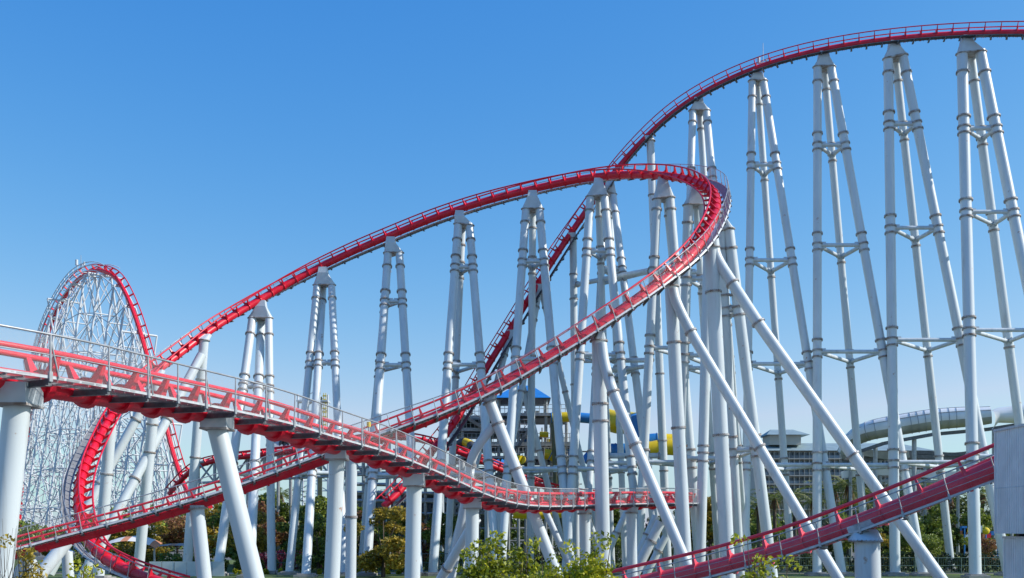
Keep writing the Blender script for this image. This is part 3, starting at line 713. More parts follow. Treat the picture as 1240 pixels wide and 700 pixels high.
# ------------------------------------------------------------------ foliage
def leaf_cloud(n, blobs, size, seed, flat=0.4):
    rs = np.random.RandomState(seed); vs = []; fs = []
    tot = sum(b[3]**2 for b in blobs)
    for (bx, by, bz, br, sq) in blobs:
        k = max(8, int(n*br**2/tot))
        th = rs.uniform(0, 2*PI, k); cz = rs.uniform(-1, 1, k); rr = br*rs.uniform(.45, 1.08, k)**.6
        sz = np.sqrt(1-cz**2)
        for i in range(k):
            c = np.array([bx+rr[i]*sz[i]*math.cos(th[i]), by+rr[i]*sz[i]*math.sin(th[i]), bz+rr[i]*cz[i]*sq])
            a = rs.normal(size=3); a /= np.linalg.norm(a); b = np.cross(a, rs.normal(size=3)); b /= np.linalg.norm(b); s = size*rs.uniform(.6, 1.3)
            o = len(vs); vs += [c-a*s, c-b*s*.55, c+a*s, c+b*s*.55]; fs.append([o, o+1, o+2, o+3])
    return vs, fs
def tree_protos():
    out = {}
    for v in range(7):
        rs = random.Random(40+v); blobs = []
        for i in range(26):
            a = rs.uniform(0, 2*PI); q = rs.uniform(.0, 1)**.6*2.6; z = rs.uniform(3.0 if v < 4 else 1.0, 7.6)
            k = 1-abs(z-5.0)/(4.2 if v < 4 else 9); blobs.append((q*k*math.cos(a), q*k*math.sin(a), z, rs.uniform(.55, 1.15), .75))
        vs, fs = leaf_cloud(4200 if v < 4 else 5200, blobs, .19, 11+v)
        m = MB(); m.tube((0, 0, 0), (.1, 0, 3.2), .2, .12, 8); 
        for b in blobs[:14]: m.tube((.1*b[2]/8, 0, 2+.5*rs.random()), b[:3], .07, .02, 5, False)
        out[v] = (vs, fs, m)
    return out
TP = tree_protos(); TREE_ME = {}
def tree(label, px, top_py, d, mat, v, group, wscale=1.0, cat='tree', name='autumn_tree', bark='bark'):
    key = (v, mat)
    if key not in TREE_ME:
        vs, fs, tm = TP[v]; me = bpy.data.meshes.new('crown'); me.from_pydata([tuple(x) for x in vs], [], fs); me.materials.append(M[mat]); TREE_ME[key] = (me, tm.mesh('trunk', M[bark]))
    H = P(px, top_py, d).z; s = H/8.4; x = (px-CX)/F*d
    root = thing(name, label, cat, (x, d, 0), group)
    R = Matrix.Rotation(random.uniform(0, 6.28), 4, 'Z')
    for nm, me in zip(('crown', 'trunk'), TREE_ME[key]):
        inst(nm, me, Matrix.Translation((x, d, 0)) @ R @ Matrix.Diagonal((s*wscale, s*wscale, s, 1)), root)
    return root

rowL = [  # px, top row, depth, material, label
    (20, 650, 150, 'leaf_green', 'green tree far left behind the thick edge post'), (62, 640, 160, 'leaf_olive', 'olive tree behind the low left props'), (95, 632, 150, 'leaf_green', 'green tree behind the left valley curve'),
    (150, 622, 128, 'leaf_olive', 'olive-gold tree behind the striped canopy'), (185, 617, 132, 'leaf_olive', 'golden olive tree above the striped canopy, right of it'), (215, 616, 138, 'leaf_russet', 'russet tree between the first posts at left'),
    (262, 604, 134, 'leaf_olive', 'olive tree behind the leaning near post'), (290, 600, 126, 'leaf_green', 'green tree beside the leaning near post'), (318, 606, 122, 'leaf_russet', 'russet brown tree left of the second tower feet'),
    (340, 596, 130, 'leaf_green', 'green tree behind the second tower feet'), (362, 608, 118, 'leaf_green', 'dense green tree among the second tower legs'), (388, 598, 128, 'leaf_green', 'tall green tree left of the boxed upright post'),
    (432, 602, 124, 'leaf_green', 'green tree right of the flanged post'), (462, 608, 121, 'leaf_russet', 'reddish tree under the foot of the tall hill track'), (478, 620, 116, 'leaf_green', 'green bushy tree with pale stems left of the fourth near post'),
    (540, 618, 112, 'leaf_green', 'low green tree with yellow tips right of the fourth near post'), (386, 612, 108, 'leaf_green', 'small green tree close behind the boxed upright post'), (302, 614, 112, 'leaf_olive', 'small olive tree between the leaning near post and the second tower'), (170, 630, 110, 'leaf_olive', 'small olive tree close behind the striped canopy'), (520, 612, 130, 'leaf_russet', 'brown tree behind the fourth near post'), (548, 622, 128, 'leaf_green', 'green tree left of the lime bushes'), (600, 628, 130, 'leaf_green', 'green tree behind the water slide feet'),
    (650, 622, 138, 'leaf_dark', 'dark tree behind the middle tower feet'), (700, 625, 136, 'leaf_dark', 'dark green tree behind the level red track'), (745, 600, 140, 'leaf_green', 'green tree rising over the level red track'), (790, 618, 142, 'leaf_dark', 'dark tree behind the crossed props'),
    (860, 600, 142, 'leaf_olive', 'olive tree glimpsed between the strutted posts'), (838, 604, 145, 'leaf_green', 'green tree just left of the strutted posts')]
for i, (px, ty, d, mt, lb) in enumerate(rowL):
    tree(lb, px, ty, d, mt, (i % 4) if i % 3 == 2 else 4+i % 3, 'trees behind the coaster on the left and centre', 1.25, bark='barkpale' if i % 3 == 0 else 'bark')
tree('small olive-leaved tree hiding the foot of the tall hill track', 464, 603, 97, 'leaf_olive', 5, 'trees behind the coaster on the left and centre', 1.25)
rowR = [(1012, 618, 125, 'leaf_green', 'green tree between the third tower legs, beside the long strut'), (1085, 612, 128, 'leaf_green', 'rounded green tree between the second tower legs'), (1135, 606, 130, 'leaf_green', 'broad green tree behind the red rail at right'), (1180, 612, 128, 'leaf_green', 'green tree left of the rightmost tower foot, under the red rail'), (890, 615, 132, 'leaf_green', 'green tree right of the tallest strutted post'), (905, 612, 150, 'leaf_green', 'green tree left of the palms'), (1000, 625, 118, 'leaf_dark', 'dark tree between the third tower legs'), (1062, 640, 112, 'leaf_olive', 'golden bushy tree right of the thick foreground post'),
        (1098, 632, 116, 'leaf_green', 'leafy green tree behind the long strut foot'), (1122, 640, 112, 'leaf_green', 'green small tree near the second tower feet'), (1148, 634, 115, 'leaf_green', 'small green tree beside the second tower feet'),
        (1195, 650, 112, 'leaf_russet', 'reddish small tree left of the pale cabins'), (940, 640, 120, 'leaf_green', 'green tree behind the sprig in front of the red track'), (980, 650, 116, 'leaf_green', 'green bushy tree near the fourth tower feet'), (1030, 600, 150, 'leaf_green', 'tall green tree between strut and third tower'),
        (1075, 590, 155, 'leaf_dark', 'dark tree behind the red rail'), (1165, 592, 150, 'leaf_dark', 'tall dark tree left of the rightmost tower foot'), (1215, 596, 152, 'leaf_green', 'green tree just left of the cabin wall')]
for i, (px, ty, d, mt, lb) in enumerate(rowR):
    tree(lb, px, ty, d, mt, (i % 4) if i % 3 == 0 else 4+i % 3, 'trees behind the coaster on the right', 1.2)
# palms
def palm_parts():
    fr = MB(); n = 9; L = 2.3
    for i in range(n):
        t = i/(n-1); x = L*t; z = .75*t-1.7*t*t
        t2 = (i+1)/(n-1); x2 = L*min(t2, 1); z2 = .75*t2-1.7*t2*t2
        if i < n-1: fr.add([(x, -.03, z), (x2, -.03, z2), (x2, .03, z2), (x, .03, z)], [[0, 1, 2, 3]])
        if i > 0:
            for s in (-1, 1):
                for q in (0, .12):
                    l = .62*(1-.5*t); fr.add([(x+q, 0, z), (x+q+.07, s*.04, z), (x+q+l*.55, s*l*.8, z-.22), (x+q+.02, s*.06, z-.02)], [[0, 1, 2, 3]])
    tr_ = MB().pathtube([(0, 0, 0), (.06, 0, 2.2), (0, .05, 4.5), (0, 0, 6.3)], [.26, .2, .17, .2], 8)
    dead = MB()
    rs = random.Random(5)
    for i in range(26):
        a = rs.uniform(0, 6.28); dead.add([(.15*math.cos(a), .15*math.sin(a), 6.2), (.2*math.cos(a+.5), .2*math.sin(a+.5), 6.2), (.55*math.cos(a+.2), .55*math.sin(a+.2), 5.1-rs.random()*.5)], [[0, 1, 2]])
    return fr.mesh('frond', M['leaf_palm']), tr_.mesh('trunk', M['bark']), dead.mesh('dead_skirt', M['leaf_russet'])
PF, PT, PD = palm_parts()
palms = [(896, 596, 150, 'leftmost palm of the row, between the strutted posts and the fourth tower'), (918, 606, 140, 'palm just left of the fourth tower middle leg'), (938, 596, 138, 'palm in front of the hotel left end'), (962, 592, 142, 'palm below the hotel windows'),
         (985, 600, 134, 'palm left of the third tower left leg'), (1010, 584, 140, 'palm right of the third tower left leg'), (1028, 578, 138, 'tallest palm, just left of the long strut'), (1046, 590, 146, 'palm behind the long strut'),
         (1100, 586, 144, 'palm right of the second tower left leg'), (1128, 580, 146, 'palm between the second tower legs'), (1148, 588, 140, 'palm behind the red rail near the rightmost tower'), (1190, 590, 142, 'palm right of the rightmost tower left leg'), (1206, 600, 136, 'palm closest to the pale cabins'),
         (340, 592, 150, 'palm behind the second tower at left'), (446, 596, 150, 'palm behind the third tower at left'), (742, 606, 150, 'palm right of the strutted post over the lime bushes')]
for (px, ty, d, lb) in palms:
    H = P(px, ty, d).z; s = H/6.9; x = (px-CX)/F*d; root = thing('palm_tree', lb, 'palm tree', (x, d, 0), 'palms behind the towers')
    base = Matrix.Translation((x, d, 0)) @ Matrix.Diagonal((s, s, s, 1))
    inst('trunk', PT, base, root); inst('dead_skirt', PD, base, root)
    for k in range(20):
        a = k*2.399+random.random()*.3; tilt = -0.75+1.15*(k/20)
        inst('frond', PF, base @ Matrix.Translation((0, 0, 6.25)) @ Matrix.Rotation(a, 4, 'Z') @ Matrix.Rotation(tilt, 4, 'Y') @ Matrix.Scale(random.uniform(.85, 1.1), 4), root)
# hedges
def hedge(label, px0, px1, top, d, mat, seed):
    a, b = P(px0, top, d), P(px1, top, d); n = max(3, int((b.x-a.x)/1.3)); rs = random.Random(seed)
    blobs = [(a.x+(b.x-a.x)*(i+.5)/n+rs.uniform(-.3, .3), d+rs.uniform(-.4, .4), z, a.z*.33*rs.uniform(.9, 1.2), 1.0) for i in range(n) for z in (a.z*.3, a.z*.62)]
    vs, fs = leaf_cloud(n*420, blobs, .15, seed)
    o = MB(); o.v = [Vector(v) for v in vs]; o.f = fs; o.sm = [False]*len(fs)
    root = thing('hedge', label, 'hedge', ((a.x+b.x)/2, d, 0)); o.build('foliage', M[mat], root)
    m = MB()
    for i in range(n*2): x = a.x+(b.x-a.x)*(i+.5)/(n*2); m.tube((x, d, 0), (x+rs.uniform(-.2, .2), d, a.z*.7), .05, .02, 5, False)
    m.build('stem', M['bark'], root)
hedge('dark hedge behind the level red track and crossed props', 640, 860, 662, 118, 'leaf_dark', 3)
hedge('long dark hedge behind the right tower feet', 900, 1215, 667, 107, 'leaf_dark', 4)
hedge('clipped green hedge behind the left posts', 200, 560, 676, 112, 'leaf_green', 5)
hedge('low yellow-green shrubs at the feet of the left towers', 280, 560, 689, 103, 'leaf_lime', 6)
hedge('dark shrubs behind the striped canopy', 60, 240, 668, 118, 'leaf_green', 8)
hedge('small pink flowering shrub strip behind the second tower feet', 300, 400, 664, 116, 'leaf_pink', 9)

_bl = []; _rs = random.Random(91)
for i in range(190):
    _x = -118+i*1.28; _h = 5.5+1.6*math.sin(i*.21)+_rs.uniform(-1.2, 1.5)
    for _z in (.25, .6, .85): _bl.append((_x+_rs.uniform(-1, 1), 205+_rs.uniform(-4, 4), _h*_z, 1.9*_rs.uniform(.7, 1.2), .9))
_v, _f = leaf_cloud(42000, _bl, .42, 91); _o = MB(); _o.v = [Vector(v) for v in _v]; _o.f = _f; _o.sm = [False]*len(_f)
tag(_o.build('distant_treeline', M['leaf_green']), 'distant green treeline low on the horizon behind everything', 'trees', kind='stuff')
# foreground shrubs (tops reach into the picture)
def shrub(label, px, top, d, wid, n, mat, seed, spray=0.0, name='leafy_shrub'):
    H = P(px, top, d).z; x = (px-CX)/F*d; rs = random.Random(seed)
    root = thing(name, label, 'shrub', (x, d, 0), 'leafy shrubs in the foreground'); st = MB(); blobs = []
    for i in range(n):
        a = rs.uniform(0, 2*PI); q = wid*rs.uniform(.0, 1)**.7; hh = H*(1-.42*(q/wid)**2)*rs.uniform(.72, 1.0) if i else H
        tip = Vector((x+q*math.cos(a), d+q*math.sin(a)*.8, hh)); b = Vector((x+q*.15*math.cos(a), d, 0)); mid = b.lerp(tip, .55)+Vector((0, 0, .25))
        st.pathtube([b, mid, tip], [.035, .022, .006], 5)
        for k in range(7):
            t = rs.uniform(.35, 1.0) if k else 1.0; c = (b.lerp(mid, t*2) if t < .5 else mid.lerp(tip, t*2-1))
            rr = rs.uniform(.12, .30)*(1-spray*.4); blobs.append((c.x+rs.uniform(-.25, .25), c.y+rs.uniform(-.25, .25), c.z-.05+rs.uniform(-.12, .08), rr, .8))
    st.build('stem', M['bark'], root)
    vs, fs = leaf_cloud(int(n*7*(42 if not spray else 20)), blobs, .058, seed)
    o = MB(); o.v = [Vector(v) for v in vs]; o.f = fs; o.sm = [False]*len(fs); o.build('foliage', M[mat], root)
shrub('lime leafy shrub at the left of the centre pair of bushes, against the near post', 590, 650, 24, .62, 46, 'leaf_lime', 21)
shrub('sparse yellowish shrub with bare twigs between the two lime bushes', 632, 648, 24.5, .5, 34, 'leaf_lime', 22, spray=.5)
shrub('dense lime shrub in front of the strutted centre post', 708, 650, 23.5, .66, 52, 'leaf_lime', 23)
shrub('low lime shrub beneath the leaning forked post', 662, 674, 23, .55, 30, 'leaf_lime', 24)
shrub('slender lime sprig in front of the lower right red track', 918, 652, 24, .3, 22, 'leaf_lime', 25, spray=.6)
shrub('small lime sprig right of the slender one', 952, 676, 24, .25, 10, 'leaf_lime', 26, spray=.6)
shrub('small autumn sprig under the left end of the lower red run', 34, 655, 26, .38, 18, 'leaf_olive', 27, spray=.6)
shrub('yellow-green sprig below the left valley curve', 98, 680, 26, .35, 16, 'leaf_lime', 28, spray=.5)
shrub('tiny lime sprig beside the left valley walkway', 118, 688, 26, .25, 8, 'leaf_lime', 29, spray=.6)
tw = thing('bare_twigs', 'bare grey twigs in front of the thick post at the left edge', 'twigs', (-8.3, 18, 0)); m = MB(); rs = random.Random(3)
for i in range(16):
    b = Vector((-8.75+rs.uniform(-.1, .4), 18, 3.2)); t = b+Vector((rs.uniform(-.15, .3), 0, rs.uniform(.7, 1.5))); m.pathtube([b, b.lerp(t, .5)+Vector((rs.uniform(-.08, .08), 0, 0)), t], [.006, .004, .002], 4)
m.tube((-8.6, 18, 0), (-8.6, 18, 3.3), .03, .02, 6); m.build('twig', M['bark'], tw)

# ------------------------------------------------------------------ hotel
hd_ = 260.0
def hp(px, py): return P(px, py, hd_)
hr = thing('hotel', 'cream hotel with rows of balconies and grey-green hipped roof behind the palms', 'hotel', (hp(1000, 640).x, hd_, 0))
x0, x1 = hp(918, 0).x, hp(1125, 0).x; zt = hp(0, 546).z
MB().box(x0, x1, hd_, hd_+18, 0, zt).build('wall', M['cream'], hr)
e = 1.2; zr = hp(0, 534).z; m = MB()
m.add([(x0-e, hd_-e, zt), (x1+e, hd_-e, zt), (x1+e, hd_+19, zt), (x0-e, hd_+19, zt), (x0+5, hd_+7, zr), (x1-5, hd_+7, zr)], [[0, 1, 5, 4], [1, 2, 5], [2, 3, 4, 5], [3, 0, 4], [3, 2, 1, 0]]); m.build('roof', M['roof'], hr)
c0, c1 = hp(934, 0).x, hp(972, 0).x; zc0, zc1 = hp(0, 538).z, hp(0, 526).z
MB().box(c0, c1, hd_+1.5, hd_+9, zc0, zc1).build('roof_turret', M['cream'], hr)
m = MB(); zk = hp(0, 518).z; m.add([(c0-1, hd_+.5, zc1), (c1+2.0, hd_+.5, zc1), (c1+2.0, hd_+10, zc1), (c0-1, hd_+10, zc1), (c0+1, hd_+5, zk), (c1-1, hd_+5, zk)], [[0, 1, 5, 4], [1, 2, 5], [2, 3, 4, 5], [3, 0, 4], [3, 2, 1, 0]]); m.build('turret_roof', M['roof'], hr)
fl = (10.2)/F*hd_; nfl = int(zt/fl); ncol = 34; cw_ = (x1-x0)/ncol
wm = MB().box(-cw_*.40, cw_*.40, -.05, .0, 0, fl*.62).mesh('window', M['glass']); rm = MB().box(-cw_*.46, cw_*.46, -.9, -.82, 0, fl*.32).mesh('balcony_rail', M['glass'])
for f_ in range(2, nfl):
    z = zt-(nfl-f_)*fl+.25
    MB().box(x0-.2, x1+.2, hd_-1.0, hd_-.003, z-.3, z-.05).build('balcony_slab', M['cream'], hr)
    if f_ >= nfl-5:
        for c in range(ncol):
            inst('window', wm, Matrix.Translation((x0+(c+.5)*cw_, hd_-.002, z+.1)), hr); inst('balcony_rail', rm, Matrix.Translation((x0+(c+.5)*cw_, hd_, z)), hr)
fm = MB()
for c in range(ncol+1): fm.box(x0+c*cw_-.05, x0+c*cw_+.05, hd_-.95, hd_-.004, 0, zt-.3)
fm.build('pier', M['cream'], hr)

# ------------------------------------------------------------------ white tube slide at the right
tr_ = thing('tube_slide', 'big white fibreglass tube water slide with ribs behind the right towers', 'water slide', (50, 130, 0))
path = [(1022, 548, 134, .8), (1030, 534, 133, 1.0), (1044, 525, 132, 1.15), (1060, 520, 131, 1.2), (1094, 514, 130, 1.25), (1129, 508.5, 129, 1.25), (1166, 505.5, 128, 1.2), (1185, 504.5, 127, 1.1), (1200, 503, 126.5, 1.0)]
q = catmull([list(P(a, b, c))+[r_] for a, b, c, r_ in path], .8)
for an in (.55, 1.57, 2.6):
    l_ = []
    for j in range(0, len(q), 2):
        p = Vector(q[j][:3]); dd = (Vector(q[min(j+1, len(q)-1)][:3])-Vector(q[max(j-1, 0)][:3])).normalized(); s1 = dd.cross(Vector((0, 0, 1))).normalized(); l_.append(p+(s1*math.cos(an)+s1.cross(dd)*math.sin(an))*(q[j][3]+.03))
    MB().pathtube(l_, .045, 5).build('seam_rail', M['grey'], tr_)
k = 0; nseg = 16
for i in range(nseg):
    a, b = int(i*(len(q)-1)/nseg), int((i+1)*(len(q)-1)/nseg)
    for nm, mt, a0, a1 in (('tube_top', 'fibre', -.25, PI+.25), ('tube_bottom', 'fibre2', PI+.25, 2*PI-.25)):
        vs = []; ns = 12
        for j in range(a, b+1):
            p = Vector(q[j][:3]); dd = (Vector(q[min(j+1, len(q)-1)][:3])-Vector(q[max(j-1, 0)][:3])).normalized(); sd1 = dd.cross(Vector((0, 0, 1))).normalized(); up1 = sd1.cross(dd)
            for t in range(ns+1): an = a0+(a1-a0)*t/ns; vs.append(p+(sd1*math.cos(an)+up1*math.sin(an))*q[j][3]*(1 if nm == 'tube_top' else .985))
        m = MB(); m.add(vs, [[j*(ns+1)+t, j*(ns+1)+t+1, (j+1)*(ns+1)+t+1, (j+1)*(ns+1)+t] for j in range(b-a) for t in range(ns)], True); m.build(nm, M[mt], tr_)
    d_ = Vector(q[min(a+1, len(q)-1)][:3])-Vector(q[a][:3]); d_.normalize()
    MB().tube(Vector(q[a][:3])-d_*.045, Vector(q[a][:3])+d_*.045, q[a][3]*1.035, q[a][3]*1.035, 20).build('rib', M['grey'], tr_)
# open funnel chute
m = MB(); A = [P(1200, 497, 126), P(1208, 494, 126), P(1250, 489, 125)]; B = [P(1200, 521, 126), P(1208, 512, 126), P(1250, 513, 125)]
vs = []
for a, b in zip(A, B):
    for t in range(7):
        s_ = t/6*PI; c = (a+b)/2; h = (a.z-b.z)/2; vs.append(c+Vector((0, -math.sin(s_)*h, math.cos(s_)*h)))
m.add(vs, [[i*7+k, i*7+k+1, (i+1)*7+k+1, (i+1)*7+k] for i in range(2) for k in range(6)], True); m.build('chute', M['fibre'], tr_)
und = MB()
for a, b in (((1026, 552), (1070, 537)), ((1070, 537), (1130, 526)), ((1130, 526), (1196, 520)), ((1196, 520), (1240, 513))): und.beam(P(*a, 129.5), P(*b, 128), .5, .4)
und.build('carrier_beam', M['bracket'], tr_)
for px, ty in ((1043, 547), (1107, 531), (1204, 520), (1060, 541)):
    MB().tube(P(px, ty, 129), Vector((P(px, ty, 129).x, 129, 0)), .28, .28, 10).build('leg', M['grey'], tr_)
tr2 = thing('water_slide_trough', 'grey open water slide troughs on steel beams below the white tube', 'water slide', (50, 134, 0))
for a, b, hgt, mt in (((1018, 560), (1240, 548), .5, 'bracket'), ((1018, 552), (1100, 549), .9, 'fibre2'), ((1020, 575), (1190, 572), .9, 'fibre'), ((1120, 562), (1240, 556), 1.3, 'fibre2'), ((1040, 585), (1240, 584), .35, 'grey'), ((1080, 553), (1180, 546), .45, 'bracket')):
    A_, B_ = P(*a, 136), P(*b, 134); m = MB(); n = 12
    for i in range(n): m.beam(A_.lerp(B_, i/n)+Vector((0, 0, .3*math.sin(i*.5))), A_.lerp(B_, (i+1)/n)+Vector((0, 0, .3*math.sin((i+1)*.5))), 1.6, hgt)
    m.build('trough', M[mt], tr2)
for px in (1030, 1066, 1120, 1160, 1225): m = MB(); m.tube(P(px, 556, 135), Vector((P(px, 556, 135).x, 135, 0)), .22, .22, 8); m.build('leg', M['grey'], tr2)

# ------------------------------------------------------------------ water slide tower in the centre
ws = thing('slide_tower', 'water slide tower with blue hipped roof and stacked platforms behind the middle towers', 'slide tower', (0, 130, 0))
D = 130.0
def bxp(x0, y0, x1, y1, d, dep, name, mat, root=None):
    a, b = P(x0, y1, d), P(x1, y0, d); return MB().box(a.x, b.x, d, d+dep, a.z, b.z).build(name, M[mat], root or ws)
a, b = P(598, 481.5, D-3), P(667, 481.5, D-3); pk = P(634, 467, D+1); m = MB()
m.add([a, b, b+Vector((0, 8, 0)), a+Vector((0, 8, 0)), pk-Vector((1, 0, 0)), pk+Vector((1, 0, 0))], [[0, 1, 5, 4], [1, 2, 5], [2, 3, 4, 5], [3, 0, 4]]); m.build('roof', M['blue'], ws)
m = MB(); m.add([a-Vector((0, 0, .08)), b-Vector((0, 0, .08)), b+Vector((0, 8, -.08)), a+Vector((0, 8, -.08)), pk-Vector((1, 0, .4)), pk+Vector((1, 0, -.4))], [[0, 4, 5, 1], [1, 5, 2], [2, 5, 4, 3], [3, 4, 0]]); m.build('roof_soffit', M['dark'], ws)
for (x0, y0, x1, y1) in ((606, 500, 690, 503.5), (545, 503, 600, 507), (540, 518, 640, 522), (556, 535, 700, 540), (628, 552, 700, 556), (545, 552, 625, 555), (570, 575, 690, 578)):
    bxp(x0, y0, x1, y1, D-2, 9, 'platform', 'grey')
    bxp(x0+1, y1+.01, x1-1, y1+3, D-1.5, 8, 'platform_frame', 'dark')
    ms = MB(); n = int((x1-x0)/5)
    for i in range(n+1): p = P(x0+i*(x1-x0)/n, y0, D-2); ms.tube(p, p+Vector((0, 0, 1.0)), .04, .04, 5)
    for hh in (.5, 1.0): p, p2 = P(x0, y0, D-2), P(x1, y0, D-2); ms.tube(p+Vector((0, 0, hh)), p2+Vector((0, 0, hh)), .035, .035, 5)
    ms.build('railing', M['grey'], ws)
for px, ty in ((604, 484), (628, 484), (661, 484), (560, 505), (590, 505), (548, 520), (616, 505), (637, 540), (668, 505), (686, 505), (700, 540)):
    p = P(px, ty, D-1.5); MB().tube(p, Vector((p.x, p.y, 0)), .2, .2, 8).build('post', M['grey'], ws)
for (x0, y0, x1, y1) in ((556, 500, 585, 518), (585, 535, 620, 505), (628, 540, 648, 508), (560, 540, 600, 560), (600, 575, 640, 555)):
    st = MB(); A_, B_ = P(x0, y0, D-3), P(x1, y1, D-3)
    st.beam(A_, B_, .1, .35); st.beam(A_+Vector((0, 1.3, 0)), B_+Vector((0, 1.3, 0)), .1, .35)
    for i in range(12): p = A_.lerp(B_, i/11); st.box(p.x-.15, p.x+.15, p.y, p.y+1.3, p.z-.03, p.z+.03)
    st.tube(A_+Vector((0, 0, 1)), B_+Vector((0, 0, 1)), .04, .04, 5)
    st.build('stair', M['bracket'], ws)
m = MB()
for i in range(8):
    for s_ in (0, 1):
        a_ = P(548+i*18, 600+s_*20, D); b_ = P(548+(i+1)*18, 620-s_*20, D); m.tube(a_, b_, .13, .13, 5)
        a_.y = b_.y = D
for yy in (590, 605, 622, 640, 655): m.tube(P(480, yy, D), P(700, yy, D), .16, .16, 6)
for xx in range(484, 700, 24): p = P(xx, 590, D); m.tube(p, Vector((p.x, D, 0)), .18, .18, 6)
m.build('steel_frame', M['grey'], ws)
for px in (670, 676): p = P(px, 500, D-4); MB().tube(p, P(px+6, 640, D-4), .35, .35, 8).build('olive_post', M['olive'], ws)
bxp(560, 612, 620, 640, D+6, 4, 'machine_room', 'bracket'); bxp(480, 606, 530, 640, D+6, 4, 'machine_room', 'dark')
bxp(560, 505, 600, 520, D+2, 3, 'cladding', 'dark'); bxp(598, 482, 602, 490, D+3, 2, 'back_panel', 'dark')

rs = random.Random(77)
for i in range(46):
    px, py = rs.uniform(545, 700), rs.choice([503, 519, 536, 553, 576, 590]); p = P(px, py-rs.uniform(1, 6), D-1+rs.uniform(-.5, 6)); hw, hh = rs.uniform(.15, .7), rs.uniform(.1, .6)
    MB().obox(p, (hw, 0, 0), (0, .3, 0), (0, 0, hh)).build(rs.choice(['locker', 'pump_box', 'sign_board']), M[rs.choice(['dark', 'bracket', 'grey', 'cap', 'yellow', 'blue', 'grey'])], ws)
for i in range(26):
    px = rs.uniform(545, 700); py = rs.uniform(500, 600); L_ = rs.choice([(14, 0), (20, 0), (8, 12), (-8, 12), (0, 18)])
    MB().tube(P(px, py, D-2), P(px+L_[0], py+L_[1], D-2), .09, .09, 6).build('strut', M[rs.choice(['grey', 'bracket', 'white2'])], ws)
def slide(label, pts, r, mats, name='tube_slide', per=2):
    root = thing(name, label, 'water slide', (P(pts[0][0], HY, pts[0][2]).x, pts[0][2], 0), 'blue and yellow water slides')
    q = catmull([list(P(*a)) for a in pts], .5); n = max(2, int(len(q)/per/2)); 
    for i in range(n):
        a, b = int(i*(len(q)-1)/n), int((i+1)*(len(q)-1)/n)
        MB().pathtube([v for v in q[a:b+1]], r, 14, caps=(i in (0, n-1))).build('tube_section', M[mats[i % len(mats)]], root)
        if b > a:
            d_ = (Vector(q[a+1])-Vector(q[a])).normalized(); MB().tube(Vector(q[a])-d_*.05, Vector(q[a])+d_*.05, r*1.07, r*1.07, 14).build('joint_ring', M[mats[(i+1) % len(mats)]], root)
slide('yellow tube slide bending to a blue-capped end right of the strutted centre post', [(722, 507, 124), (735, 508, 124), (748, 512, 123), (762, 512, 122), (770, 514, 120), (772, 516, 117)], 1.25, ['yellow', 'yellow', 'blue'], per=3)
slide('blue tube slide behind the middle towers, upper left of the pair', [(668, 506, 126), (690, 505, 126), (718, 507, 126)], .6, ['yellow', 'blue', 'blue'], per=4)
slide('yellow and blue tube slide left of the slim hill post', [(778, 536, 125), (795, 534, 125), (815, 535, 125)], .9, ['blue', 'yellow'], per=3)
slide('lower yellow and blue tube slide left of the slim hill post', [(777, 546, 123), (792, 544, 123), (806, 541, 123), (820, 542, 123)], .95, ['yellow', 'yellow', 'blue'], per=3)
slide('straight pale blue slide low beside the strutted centre post', [(734, 545, 122), (762, 545, 122)], .75, ['blue'], per=20)
slide('yellow slide curl below the pale blue slide', [(728, 535, 124), (724, 545, 124), (716, 550, 124), (708, 560, 124)], .6, ['yellow', 'blue'], per=3)
slide('yellow tube at the slide tower middle deck', [(625, 556, 127), (632, 557, 126), (638, 560, 127)], .5, ['yellow', 'dark'], per=1)
slide('yellow tube at the slide tower lower deck', [(660, 550, 127), (667, 551, 127), (676, 556, 127)], .62, ['yellow', 'yellow', 'blue'], per=3)
slide('yellow tube at the slide tower upper deck right side', [(654, 526, 127), (664, 526.5, 127)], .32, ['yellow'], per=8)
slide('yellow and black curled slide in front of the stairs left of the forked post', [(550, 545, 121), (555, 538, 120.5), (562, 535, 120), (569, 538, 119.5), (572, 543, 119)], .45, ['yellow', 'dark'], per=1)
slide('blue slide end glimpsed above the near walkway', [(480, 552, 118), (490, 549, 118), (494, 556, 118)], .8, ['blue', 'dark'], per=1)
slide('small blue slide behind the fallen line of the far red track', [(596, 566, 124), (606, 562, 124), (618, 568, 124)], .6, ['blue'], per=2)
slide('low yellow slide under the level red track', [(622, 623, 120), (650, 624, 120), (682, 622, 120)], .45, ['yellow'], per=4)

# ------------------------------------------------------------------ things behind at the left
sc = thing('scaffold_tower', 'distant pale scaffold tower with yellow uprights behind the second tower', 'tower', (P(378, 640, 200).x, 200, 0))
m = MB(); zt = P(0, 474, 200).z
for px in (361, 367, 385, 397): m.tube(P(px, 640, 200), Vector((P(px, 0, 200).x, 200, zt-random.random()*2)), .18, .18, 6)
for k in range(14):
    z = 4+k*(zt-4)/14
    m.tube((P(361, 0, 200).x, 200, z), (P(397, 0, 200).x, 200, z), .12, .12, 5)
    m.tube((P(361, 0, 200).x, 200, z), (P(379, 0, 200).x, 200, z+1.7), .1, .1, 5); m.tube((P(397, 0, 200).x, 200, z), (P(379, 0, 200).x, 200, z+1.7), .1, .1, 5)
m.build('frame', M['lattice'], sc); m = MB()
for px in (392, 394.5): m.tube(P(px, 520, 199.5), P(px, 476, 199.5), .07, .07, 6)
for k in range(8): p = P(393, 480+k*5, 199.3); m.box(p.x-.35, p.x+.35, 199.2, 199.5, p.z, p.z+.2)
m.build('ladder', M['yellow'], sc); MB().box(P(385, 0, 200).x, P(390, 0, 200).x, 199.8, 200.2, 4, zt-1).build('mast', M['olive'], sc)
MB().box(P(360, 0, 200).x, P(398, 0, 200).x, 199, 202, zt-2, zt-1.7).build('platform', M['lattice'], sc)

